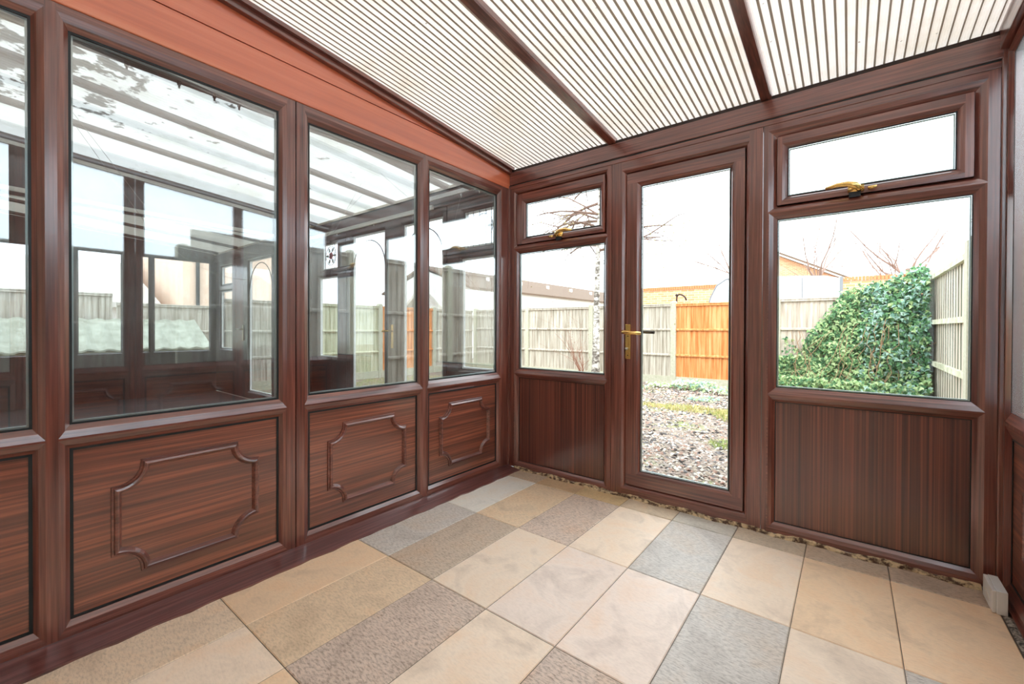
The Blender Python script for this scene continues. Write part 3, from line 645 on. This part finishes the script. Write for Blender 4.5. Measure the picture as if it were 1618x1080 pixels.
def fpanel(fe, p0, p1, z0, z1, fm, label=None, side=1, rails=(0.0, .36, .68), gravel=True, gap=0.0, bw=.10):
    """feather-edge panel between two ground points; rails on the side given"""
    p0, p1 = Vector((*p0, 0)), Vector((*p1, 0)); d = (p1 - p0); Lg = d.length; d.normalize(); nrm = Vector((-d.y, d.x, 0)) * side
    n = max(1, round(Lg / bw)); bwid = Lg / n; mb = MB(); zb = z0 + (.15 if gravel else .03)
    for i in range(n):
        a = p0 + d * (i * bwid + gap / 2); c = p0 + d * ((i + 1) * bwid - gap / 2); t0, t1 = (.006, .018)
        j = R.uniform(-.004, .004)
        mb.add([a + Vector((0, 0, zb)), c + Vector((0, 0, zb)), c + nrm * t1 + Vector((0, 0, zb)), a + nrm * t0 + Vector((0, 0, zb)),
                a + Vector((0, 0, z1 - .03 + j)), c + Vector((0, 0, z1 - .03 + j)), c + nrm * t1 + Vector((0, 0, z1 - .03 + j)), a + nrm * t0 + Vector((0, 0, z1 - .03 + j))],
               [(0, 1, 2, 3), (4, 7, 6, 5), (0, 4, 5, 1), (1, 5, 6, 2), (2, 6, 7, 3), (3, 7, 4, 0)])
    e = mb.build('board_panel', fm, fe)
    if label: e['label'] = label
    for k, f in enumerate(rails):
        zz = z1 - .06 - f * (z1 - zb); h = .045
        MB().prism([p0 + nrm * .012 + Vector((0, 0, zz)), p0 + nrm * .05 + Vector((0, 0, zz)), p0 + nrm * .05 + Vector((0, 0, zz + h * .6)), p0 + nrm * .012 + Vector((0, 0, zz + h))], d * Lg).build('rail', fm, e)
    MB().prism([p0 - nrm * .01 + Vector((0, 0, z1 - .025)), p0 + nrm * .055 + Vector((0, 0, z1 - .025)), p0 + nrm * .055 + Vector((0, 0, z1 - .005)), p0 - nrm * .01 + Vector((0, 0, z1))], d * Lg).build('capping', fm, e)
    if gravel: MB().prism([p0 + Vector((0, 0, z0 - .08)), p0 + nrm * .045 + Vector((0, 0, z0 - .08)), p0 + nrm * .045 + Vector((0, 0, zb)), p0 + Vector((0, 0, zb))], d * Lg).build('gravel_board', CONC, e)
    return e
def fpost(fe, x, y, z1, s=.055):
    mb = MB(); z0 = -.25
    mb.add([(x + a * s, y + b_ * s, z) for z in (z0, z1 - .03) for a, b_ in ((-1, -1), (1, -1), (1, 1), (-1, 1))] + [(x + a * s * .6, y + b_ * s * .6, z1) for a, b_ in ((-1, -1), (1, -1), (1, 1), (-1, 1))],
           [(0, 3, 2, 1), (0, 1, 5, 4), (1, 2, 6, 5), (2, 3, 7, 6), (3, 0, 4, 7), (4, 5, 9, 8), (5, 6, 10, 9), (6, 7, 11, 10), (7, 4, 8, 11), (8, 9, 10, 11)])
    return mb.build('fence_post', CONC, fe)
FY = 7.05
posts = [-6.92, -4.96, -2.99, -.975, .975, 3.085]
fb = fence_thing((-2, FY, -.13), 'back garden fence of grey panels with one new orange panel')
fm_ = [FG, FG, FG, FO, fence_mat('faded_pink_fence', [(176, 160, 146), (206, 190, 174), (222, 212, 198)])]
for i in range(5): fpanel(fb, (posts[i] + .057, FY), (posts[i + 1] - .057, FY), -.13, 1.62 if i != 4 else 1.65, fm_[i], [None, None, None, 'new orange timber panel', 'pinkish faded panel under the ivy'][i], side=-1, rails=(0, .33, .68))
for x in posts: fpost(fb, x, FY, 1.68 if x < 3 else 2.06)
fl = fence_thing((-6.98, 3.6, -.13), 'left boundary fence seen through the arched doors, one panel orange')
for a, c, m_ in ((6.93, 5.45, FG), (5.33, 3.72, FO), (3.60, 1.88, FGN), (1.76, .25, FG)): fpanel(fl, (-6.98, a), (-6.98, c), -.13, 1.60, m_, 'orange timber panel' if m_ is FO else None, side=1)
for y in (5.39, 3.66, 1.82): fpost(fl, -6.98, y, 1.66)
PALEF = fence_mat('pale_green_rail', [(176, 176, 150), (208, 206, 180), (226, 222, 202)], (6, 6, 6))
SLATF = fence_mat('slat_boards', [(160, 140, 128), (208, 194, 178), (230, 220, 206)], (40, 40, 1.5))
fr = fence_thing((3.12, 1.9, -.13), 'right boundary fence starting with a slatted panel beside the ivy')
mb = MB(); n = 15
for i in range(n):
    y = 4.30 + (6.95 - 4.30) * (i + .5) / n; w_ = .048
    mb.box((3.125, y - w_, -.12), (3.130, y + w_, 1.93))
sp_ = mb.build('slat_panel', SLATF, fr); sp_['label'] = 'slatted panel with gaps between the boards'
for z in (1.90, 1.19, .55): MB().box((3.075, 4.28, z - .04), (3.125, 6.994, z + .03)).build('rail', PALEF, sp_)
MB().box((3.13, 4.28, -.12), (3.15, 6.994, 1.9)).build('backing', simple('dark_green_shade_boards', (70, 88, 66), .9), sp_)
fpost(fr, 3.13, 4.14, 2.06, s=.075)
for a, c, z1 in ((4.05, 2.42, 2.06), (2.30, .64, 2.06), (.52, -1.19, 2.06), (-1.31, -3.2, 1.76)): fpanel(fr, (3.12, a), (3.12, c), -.13, z1, FG, side=-1)
for y in (2.36, .58, -1.25): fpost(fr, 3.12, y, 2.1 if y > -1 else 1.9)
ff = fence_thing((-9.6, -.5, -.13), 'grey boundary fence past the far end windows')
fpanel(ff, (-9.6, 2.9), (-9.6, -.72), -.13, 1.56, FG, side=1)
fpanel(ff, (-9.6, -.78), (-9.6, -4.0), -.13, 1.74, FG, side=1)
ls = empty('lean_to', (-8.9, -1, -.15)); tag(ls, 'low lean-to with pale corrugated roof outside the far end windows', 'lean-to')
mb = MB(); V = []; n = 60
for i in range(n + 1):
    y = -3.4 + 3.95 * i / n; h = .02 * math.sin(i * 1.6); V += [(-9.45, y, 1.22 + h), (-8.35, y, .66 + h), (-8.35, y, .63 + h), (-9.45, y, 1.19 + h)]
mb.add(V, [(4 * i + k, 4 * i + 4 + k, 4 * i + 4 + (k + 1) % 4, 4 * i + (k + 1) % 4) for i in range(n) for k in range(4)] + [(0, 1, 2, 3), (4 * n + 3, 4 * n + 2, 4 * n + 1, 4 * n)])
mb.build('corrugated_roof', simple('dull_corrugated_sheet', (178, 180, 164), .7, noise=(5, (140, 140, 124), .15)), ls)
MB().box((-9.45, -3.3, -.15), (-8.45, .45, .62)).build('walls', simple('lean_to_boards', (190, 186, 164), .9, noise=(8, (160, 156, 134), .2)), ls)

# ------------------------------------------------------------------ buildings beyond
BRK = None
def brick():
    m, t = mat('orange_brickwork'); b_, o = pbsdf(t, .9, .2); tc = nd(t, 'ShaderNodeTexCoord'); sp = nd(t, 'ShaderNodeSeparateXYZ'); cb = nd(t, 'ShaderNodeCombineXYZ')
    t.links.new(tc.outputs['Object'], sp.inputs[0]); ad = nd(t, 'ShaderNodeMath', operation='ADD'); t.links.new(sp.outputs[0], ad.inputs[0]); t.links.new(sp.outputs[1], ad.inputs[1])
    t.links.new(ad.outputs[0], cb.inputs[0]); t.links.new(sp.outputs[2], cb.inputs[1])
    k = nd(t, 'ShaderNodeTexBrick', inp={'Scale': 1, 'Brick Width': .22, 'Row Height': .075, 'Mortar Size': .008}); k.inputs['Color1'].default_value = lin((226, 150, 104)); k.inputs['Color2'].default_value = lin((238, 178, 134)); k.inputs['Mortar'].default_value = lin((226, 206, 182))
    t.links.new(cb.outputs[0], k.inputs[0]); t.links.new(k.outputs[0], b_.inputs['Base Color']); return m
BRK = brick()
bw_ = empty('brick_wall', (0, 12.1, -.2)); tag(bw_, 'orange brick wall with coping beyond the back fence', 'wall')
MB().box((-4.2, 12, -.2), (5.2, 12.22, 2.36)).build('brickwork', BRK, bw_)
mb = MB(); x = -4.2
while x < 5.2: mb.box((x, 11.97, 2.36), (x + .065, 12.25, 2.47)); x += .075
mb.build('coping_bricks', simple('coping_brick', (214, 134, 88), .9), bw_)
cv = empty('caravan', (.45, 10.9, -.2)); tag(cv, 'white caravan-like body standing behind the orange fence panel', 'caravan')
WH = simple('white_painted_metal', (232, 234, 236), .4)
prof = [(-1.15, .3), (-1.12, 1.5), (-1.02, 1.95), (-.86, 2.28), (-.62, 2.44), (-.2, 2.48), (1.6, 2.38), (1.9, 2.30), (1.93, .3)]
MB().prism([(x, 10.4, z) for x, z in prof], (0, 1.2, 0)).build('body', WH, cv, bevel=.03)
mb = MB(); mb.tube([(x, 10.38, z) for x, z in prof[:6]], .018, 6); mb.box((1.88, 10.36, .4), (1.94, 10.40, 2.33)); mb.box((-.9, 10.375, 1.74), (1.88, 10.4, 1.77)); mb.box((1.12, 10.375, .5), (1.135, 10.4, 2.36)); mb.build('trim_strips', simple('grey_trim', (130, 134, 140), .5), cv)
MB().box((-.75, 10.38, 1.85), (.9, 10.399, 2.22)).build('side_window', simple('pale_reflecting_window', (210, 222, 232), .2), cv)
MB().tube([(1.0, 10.9, -.15), (1.0, 10.9, .32)], .28, 16).build('wheel_box', simple('dark_tyre', (40, 40, 42), .8), cv)
cpipe = MB(); cpipe.tube([(-.98, 7.25, -.15), (-.98, 7.25, 1.72), (-.975, 7.25, 1.80), (-.93, 7.25, 1.835), (-.86, 7.25, 1.82), (-.80, 7.25, 1.77), (-.77, 7.25, 1.70)], .018, 8); cpipe.tube([(-.995, 7.25, 1.80), (-.96, 7.25, 1.83)], .034, 8)
tag(cpipe.build('bent_pipe', DARKM, origin=(-.98, 7.25, -.15), smooth=True), 'dark bent pipe poking up behind the orange panel', 'pipe')
ROOFB = simple('brown_roof_tiles', (120, 98, 80), .9, noise=((3, 3, 30), (96, 76, 62), .2))
def house(name, label, x0, x1, y0, y1, ze, zr, axis, wall, roof=ROOFB, cat='house'):
    e = empty(name, ((x0 + x1) / 2, (y0 + y1) / 2, -.2)); tag(e, label, cat)
    MB().box((x0, y0, -.2), (x1, y1, ze - .18)).build('walls', wall, e)
    if axis == 'y':
        xm = (x0 + x1) / 2; o = .3
        MB().prism([(x0, y0, ze - .2), (x1, y0, ze - .2), (xm, y0, zr - .42)], (0, y1 - y0, 0)).build('gable', wall, e)
        MB().prism([(x0 - o, y0 - o, ze - .15), (xm, y0 - o, zr), (x1 + o, y0 - o, ze - .15), (x1 + o, y0 - o, ze - .3), (xm, y0 - o, zr - .15), (x0 - o, y0 - o, ze - .3)], (0, y1 - y0 + 2 * o, 0)).build('roof', roof, e)
    else:
        ym = (y0 + y1) / 2; o = .3
        MB().prism([(x0, y0, ze - .2), (x0, y1, ze - .2), (x0, ym, zr - .42)], (x1 - x0, 0, 0)).build('gable', wall, e)
        MB().prism([(x0 - o, y0 - o, ze - .15), (x0 - o, ym, zr), (x0 - o, y1 + o, ze - .15), (x0 - o, y1 + o, ze - .3), (x0 - o, ym, zr - .15), (x0 - o, y0 - o, ze - .3)], (x1 - x0 + 2 * o, 0, 0)).build('roof', roof, e)
    return e
PALEW = simple('pale_house_render', (236, 230, 224), .9)
t1 = house('terraced_house', 'long pale terrace with brown tiled roof behind the back fence', -32.5, -21.5, 22, 64, 4.45, 6.5, 'y', PALEW)
for k in range(7):
    y = 26 + k * 5; MB().box((-21.5, y, 1.5), (-21.42, y + 1.2, 2.9)).build('window', simple('dark_house_window', (120, 116, 120), .3) if k == 0 else bpy.data.materials['dark_house_window'], t1)
    MB().box((-24.3, y + 1, 4.9), (-24.05, y + 1.25, 5.75)).build('roof_vent', PALEW, t1)
t2 = empty('gabled_house', (-1, 34, -.2)); tag(t2, 'brick house gable with sloping tiled verge beyond the caravan', 'house')
MB().prism([(-3.9, 30, -.2), (2.2, 30, -.2), (2.2, 30, 3.85), (-3.4, 30, 6.75), (-3.9, 30, 6.6)], (0, 9, 0)).build('walls', BRK, t2)
MB().prism([(-4.1, 29.7, 6.65), (-3.4, 29.7, 7.0), (2.6, 29.7, 3.88), (2.6, 29.7, 3.72), (-3.4, 29.7, 6.8)], (0, 9.6, 0)).build('roof', ROOFB, t2)
MB().prism([(-3.4, 29.62, 6.76), (-3.4, 29.62, 6.86), (2.5, 29.62, 3.80), (2.5, 29.62, 3.70)], (0, .08, 0)).build('verge_board', PALEW, t2)
t3 = house('side_house', 'pale rendered gable seen through the far end windows', -22, -14, -4.8, .6, 1.9, 3.3, 'y', PALEW, simple('pale_roof', (206, 198, 190), .9))
t4 = house('brick_house', 'orange brick house with drainpipe seen through the far end windows', -21, -13.2, 1.3, 4.9, 4.4, 6.0, 'x', simple('pale_orange_brick', (240, 208, 184), .9))
MB().tube([(-13.15, 1.65, -.2), (-13.15, 1.65, 4.1)], .05, 8).build('drainpipe', GASK, t4)
t5 = house('garden_shed', 'pale gabled outbuilding past the left fence corner', -12.2, -9.8, 8.6, 12.5, 1.75, 2.75, 'y', PALEW, simple('pale_felt_roof', (196, 188, 178), .9), 'shed')

# ------------------------------------------------------------------ plants
BARK = simple('silver_birch_bark', (226, 220, 210), .8, noise=((8, 8, 15), (96, 86, 78), .09))
TWIG = simple('brown_twigs', (120, 96, 84), .9); TWIG2 = simple('pale_far_twigs', (150, 124, 112), .9)
def leafmat(name, c1, c2):
    m, t = mat(name); b_, o = pbsdf(t, .55, .35); oi = nd(t, 'ShaderNodeTexNoise', inp={'Scale': 16}); mp = coords(t); t.links.new(mp.outputs[0], oi.inputs[0])
    r = ramp(t, [(.35, lin(c1)), (.65, lin(c2))], oi.outputs[0]); t.links.new(r.outputs[0], b_.inputs['Base Color']); return m
def branch(mb, p, d, length, rad, depth, tips, droop=.0, kids=3, spread=.6, n=5):
    pts = [p]; rads = [rad]; d = d.normalized()
    for i in range(n):
        d = (d + Vector((R.gauss(0, .13), R.gauss(0, .13), R.gauss(0, .1) - droop))).normalized(); p = p + d * length / n; pts.append(p); rads.append(max(rad * (1 - .75 * (i + 1) / n), .0015))
    mb.tube(pts, rads, 5 if rad > .012 else 4 if rad > .005 else 3, cap=False)
    if depth == 0: tips.append((pts[-1], d)); tips.append((pts[-3], d)); return
    for k in range(kids):
        i = R.randint(1, n); a = Vector((R.gauss(0, spread), R.gauss(0, spread), R.gauss(0, spread * .7)))
        branch(mb, pts[i], (d + a), length * R.uniform(.45, .7), max(rads[i] * .6, .002), depth - 1, tips, droop * 1.3, kids, spread, max(3, n - 1))
BR_EXTRA = [[(-2.3, 6.0, 3.0), (-1.9, 5.9, 2.95), (-1.63, 5.6, 2.84), (-1.30, 5.6, 2.81), (-.99, 5.6, 2.90), (-.70, 5.6, 3.05), (-.46, 5.6, 3.18), (-.25, 5.6, 3.2)],
            [(-2.35, 6.1, 2.9), (-2.7, 6.1, 2.98), (-3.1, 6.1, 2.96), (-3.5, 6.1, 3.02), (-3.9, 6.1, 2.92)],
            [(-2.35, 6.1, 3.3), (-2.6, 6.1, 3.42), (-3.0, 6.1, 3.55), (-3.4, 6.1, 3.48), (-3.9, 6.1, 3.66), (-4.5, 6.1, 3.6)],
            [(-2.35, 6.1, 3.6), (-2.7, 6.1, 3.85), (-3.1, 6.1, 4.1), (-3.6, 6.1, 4.25)], [(-2.35, 6.1, 3.5), (-2.8, 6.1, 3.7), (-3.3, 6.1, 3.72), (-3.9, 6.1, 3.95)]]
bt = empty('birch_tree', (-2.5, 6.1, -.15)); tag(bt, 'silver birch with white trunk seen through the narrow sidelight', 'tree')
mb = MB(); tp = [Vector((-2.40, 6.1, -.16)), Vector((-2.385, 6.1, .3)), Vector((-2.375, 6.1, .9)), Vector((-2.37, 6.1, 1.7)), Vector((-2.35, 6.1, 2.5)), Vector((-2.32, 6.1, 3.3)), Vector((-2.3, 6.1, 4.4)), Vector((-2.28, 6.1, 5.8))]
mb.tube(tp, [.105, .085, .073, .064, .056, .046, .032, .012], 12); mb.build('trunk', BARK, bt, smooth=True)
mb = MB(); tips = []
for z, ang, L_ in ((2.95, 3.2, 1.5), (3.05, 2.6, 1.2), (3.2, 3.5, 1.5), (3.35, .2, 1.6), (3.45, 3.0, 1.7), (3.6, 4.0, 1.4), (3.7, 5.7, 1.9), (3.85, 3.3, 1.7), (4.0, 1.2, 1.3), (4.2, 4.6, 1.4), (4.3, .1, 1.6), (4.4, 2.9, 1.5), (4.6, 5.6, 1.2), (3.1, 5.9, 1.7), (2.8, 0, 1.3), (4.8, 3.4, 1.2), (3.3, 4.8, 1.3)):
    branch(mb, Vector((-2.33, 6.1, z)), Vector((math.cos(ang), math.sin(ang), .12)), L_, .034, 2, tips, .035, 5, .55)
for pts in BR_EXTRA: mb.tube(pts, [.02 * (1 - i / len(pts)) + .004 for i in range(len(pts))], 5, cap=False); tips += [(Vector(p), Vector((0, 0, 1))) for p in pts[1:]] * 2
mb.build('branches', TWIG, bt)
def leaves(mb, pts, size, per, mi=0, spreadr=.08):
    for p, d in pts:
        for _ in range(per):
            q = p + Vector((R.gauss(0, spreadr), R.gauss(0, spreadr), R.gauss(0, spreadr))); a = Vector((R.gauss(0, 1), R.gauss(0, 1), R.gauss(0, 1))).normalized(); b_ = a.orthogonal().normalized(); s = size * R.uniform(.6, 1.3)
            c = a.cross(b_); mb.add([q - a * s, q + b_ * s * .5 + c * s * .12, q + a * s, q - b_ * s * .5 + c * s * .12], [(0, 1, 2), (0, 2, 3)], mi)
mb = MB(); leaves(mb, tips, .02, 2); o = mb.build('catkins', leafmat('catkin', (150, 140, 96), (186, 178, 118)), bt, recalc=False); o['kind'] = 'stuff'
sh = empty('twiggy_shrub', (-2.75, 6.0, -.15)); tag(sh, 'bare twiggy shrub at the foot of the birch', 'shrub'); mb = MB(); tips2 = []
for k in range(11): branch(mb, Vector((-2.6 + R.uniform(-.1, .1), 6.0, -.15)), Vector((R.uniform(-.7, .35), R.uniform(-.2, .2), 1)), R.uniform(.7, 1.4), .009, 1, tips2, -.01, 4, .4)
mb.build('stems', simple('reddish_stems', (150, 104, 84), .9), sh)
mb = MB(); leaves(mb, tips2, .012, 2, 0, .04); mb.build('buds', leafmat('reddish_bud', (140, 90, 74), (176, 128, 100)), sh, recalc=False)['kind'] = 'stuff'
for k, (x, y, h, l) in enumerate(((-2.6, 21, 7.0, 'leftmost faint bare tree above the gabled roof'), (1.2, 17, 6.0, 'bare tree rising behind the caravan right end'), (3.4, 14.5, 5.2, 'bare tree above the brick wall near the ivy'), (8.0, 16, 5.6, 'bare tree behind the slatted fence panel'), (-13, 14, 5.0, 'bare tree beyond the left garden fence'))):
    e = empty('bare_tree', (x, y, -.2)); tag(e, l, 'tree', 'bare trees beyond the fences'); mb = MB(); mb.tube([(x, y, -.2), (x + .05, y, h * .3), (x, y, h * .55)], [.09, .07, .05], 8); mb.build('trunk', TWIG2, e)
    mb = MB(); tp_ = []
    for q in range(9): branch(mb, Vector((x, y, h * R.uniform(.25, .55))), Vector((R.gauss(0, .7), R.gauss(0, .7), 1)), h * R.uniform(.35, .55), .03, 2, tp_, -.01, 5, .42)
    mb.build('branches', TWIG2, e)
# ivy
IV1 = leafmat('ivy_leaf_dark', (44, 84, 54), (100, 146, 92)); IV2 = leafmat('ivy_leaf_light', (124, 158, 96), (186, 204, 150)); IV3 = leafmat('ivy_leaf_bluish', (96, 138, 120), (172, 198, 182))
iv = empty('ivy', (2.3, 6.8, -.15)); tag(iv, 'dense green ivy climbing the fence behind the wide window', 'ivy')
def ivtop(x):
    if x < 1.35: return .35 + .55 * max(0, math.sin((x - .9) * 6))
    if x < 2.0: return .75 + (x - 1.35) * 1.45
    if x < 2.5: return 1.70 + (x - 2.0) * .25
    return min(2.05, 1.82 + (x - 2.5) * .55)
def ivleaf(mb, q, nrm, s, mi):
    a = Vector((R.gauss(0, .6), R.gauss(0, .3), -1)); a = (a - nrm * a.dot(nrm)).normalized(); b_ = nrm.cross(a)
    t = R.uniform(.8, 1.3) * s
    mb.add([q - a * t * .5, q - a * t * .3 + b_ * t * .55, q + b_ * t * .3 + nrm * t * .1, q + a * t * .75, q - b_ * t * .3 + nrm * t * .1, q - a * t * .3 - b_ * t * .55], [(0, 1, 2, 3), (0, 3, 4, 5)], mi)
mb = MB(); n = 0
while n < 9500:
    x = R.uniform(.95, 3.05); z = R.uniform(-.14, 2.15); T = ivtop(x)
    if z > T + R.gauss(0, .05): continue
    if x < 1.9 and z > .55 and R.random() < .72 * (1.9 - x) / .6: continue
    bulge = (.10 + .35 * max(0, (x - 1.2) / 1.85)) * (1 - .5 * (z / 2.1) ** 2) + (.25 if z < .2 else 0)
    y = 7.0 - bulge * R.uniform(.25, 1) - .06 * math.sin(x * 9) * math.sin(z * 8)
    nrm = Vector((R.gauss(-.1, .45), -1, R.gauss(.45, .45))).normalized()
    mi = 0 if R.random() < .5 else (2 if (x > 2.2 and R.random() < .7) else 1)
    if z < .35 and R.random() < .4: mi = 1
    ivleaf(mb, Vector((x, y, z)), nrm, .055, mi); n += 1
for _ in range(900):   # low growth creeping over the ground in front
    x = R.uniform(1.3, 3.0); y = R.uniform(5.6, 7.0); nrm = Vector((R.gauss(0, .4), R.gauss(-.3, .4), 1)).normalized(); ivleaf(mb, Vector((x, y, -.12 + R.uniform(0, .1))), nrm, .05, R.choice((0, 1, 2)))
o = mb.build('foliage', [IV1, IV2, IV3], iv, recalc=False); o['kind'] = 'stuff'
mb = MB()
for k in range(26):
    x = R.uniform(1.2, 3.0); p = Vector((x, 6.72, -.12)); pts = [p]
    for i in range(8): p = p + Vector((R.gauss(.02, .07), R.gauss(0, .02), R.uniform(.08, .22))); pts.append(p)
    if pts[-1].z < ivtop(x) + .25: mb.tube(pts, .005, 4)
mb.build('stems', simple('ivy_stems', (170, 134, 104), .9), iv)
# creeping plants and grass
def clump(name, label, cat, pts, mats, size, kind=None, group=None, n=60, rad=.2, h=.08):
    mb = MB(); c = Vector((pts[0], pts[1], -.15))
    for _ in range(n):
        a = R.uniform(0, 6.28); r_ = rad * R.random() ** .6; q = c + Vector((r_ * math.cos(a), r_ * math.sin(a) * .7, .03 + R.uniform(0, h))); ivleaf(mb, q, Vector((R.gauss(0, .5), -.6, 1)).normalized(), size, R.randrange(len(mats)))
    o = mb.build(name, mats, origin=c, recalc=False); tag(o, label, cat, group); return o
PALEL = leafmat('variegated_leaf', (190, 200, 160), (236, 232, 214))
clump('ground_ivy', 'bushy pale-leaved ivy at the foot of the orange panel', 'plant', (-.35, 6.25), [IV2, PALEL, IV3], .06, group='ground plants by the back fence', n=260, rad=.42, h=.16)
clump('ground_ivy', 'low pale-leaved ivy left of the orange panel foot', 'plant', (-.95, 6.3), [IV2, PALEL], .05, group='ground plants by the back fence', n=130, rad=.35, h=.06)
clump('ground_ivy', 'thin green weed patch in front of the grey panel', 'plant', (-1.35, 5.6), [IV3, IV2], .04, group='ground plants by the back fence', n=110, rad=.35, h=.05)
clump('ground_ivy', 'pale ivy at the right end of the orange panel', 'plant', (.25, 6.1), [IV2, PALEL, IV3], .05, group='ground plants by the back fence', n=160, rad=.4, h=.1)
clump('ground_ivy', 'small green weed patch right of the door view', 'plant', (.15, 5.0), [IV3, IV2], .04, group='ground plants by the back fence', n=70, rad=.25, h=.05)
# grass
def grass(name, label, cx, cy, rx, ry, n, mats, h):
    mb = MB()
    for _ in range(n):
        a = R.uniform(0, 6.28); r_ = R.random() ** .5; x, y = cx + rx * r_ * math.cos(a), cy + ry * r_ * math.sin(a); z = gz(x, y) - .005; t = R.uniform(.5, 1.2) * h; dx, dy = R.gauss(0, .5) * t, R.gauss(0, .5) * t; w_ = .004
        th = R.uniform(0, 3.14); wx, wy = w_ * math.cos(th), w_ * math.sin(th)
        mb.add([(x - wx, y - wy, z), (x + wx, y + wy, z), (x + dx, y + dy, z + t)], [(0, 1, 2)], R.randrange(len(mats)))
    o = mb.build(name, mats, origin=(cx, cy, -.15), recalc=False); tag(o, label, 'grass', kind='stuff')
GR1 = leafmat('straw_grass', (196, 178, 112), (226, 208, 150)); GR2 = leafmat('green_grass', (130, 152, 74), (180, 192, 112))
grass('grass_patch', 'straw-coloured grass strip crossing the stones beyond the door', .25, 4.1, .8, .22, 2200, [GR1, GR1, GR2], .06)
grass('grass_patch', 'yellow-green grass tuft area right of the straw strip', 1.0, 4.0, .45, .5, 2200, [GR2, GR1], .07)
grass('grass_patch', 'small green weed tuft among the stones near the door', 1.05, 2.35, .16, .2, 350, [GR2], .05)
grass('grass_patch', 'dry grass along the foot of the ivy', 1.9, 5.9, 1.1, .7, 3000, [GR1, GR2, GR2], .09)
grass('grass_patch', 'green lawn patch in front of the left boundary fence', -5.0, 3.6, 1.7, 1.6, 5000, [GR2, GR2, GR1], .06)
# loose stones
mb = MB(); 
for _ in range(15000):
    y = .12 + 6.3 * R.random() ** 1.7; x = R.uniform(-2.2 if y > 2 else -.9, 1.9)
    if x < -1.2 and R.random() < .5: continue
    s = R.uniform(.008, .02) * (1 + .04 * y); z = gz(x, y) + s * .2; a = R.uniform(0, 6.28); t = R.uniform(-.5, .5); ca, sa = math.cos(a), math.sin(a); e1 = Vector((ca, sa, t)) * s * R.uniform(1, 1.7); e2 = Vector((-sa, ca, -t * .5)) * s; e3 = Vector((0, 0, s * R.uniform(.4, .8))); c = Vector((x, y, z))
    mb.add([c - e1, c - e2, c + e1 * .9, c + e2, c + e3 + e1 * .3, c + e3 - e1 * .3], [(0, 1, 5), (1, 2, 4), (1, 4, 5), (2, 3, 4), (3, 0, 5), (3, 5, 4)], R.choice((0, 0, 1, 1, 2, 3, 4)))
st = [simple('stone_' + n_, c, .85) for n_, c in (('beige', (176, 160, 144)), ('cream', (220, 210, 198)), ('grey', (118, 114, 114)), ('pinkish', (172, 138, 122)), ('dark', (70, 64, 62)))]
tag(mb.build('gravel', st, origin=(0, 3, -.15), recalc=False), 'loose mixed gravel covering the ground outside the door', 'gravel', kind='stuff')

for o in bpy.data.objects:
    if '_o' in o: del o['_o']
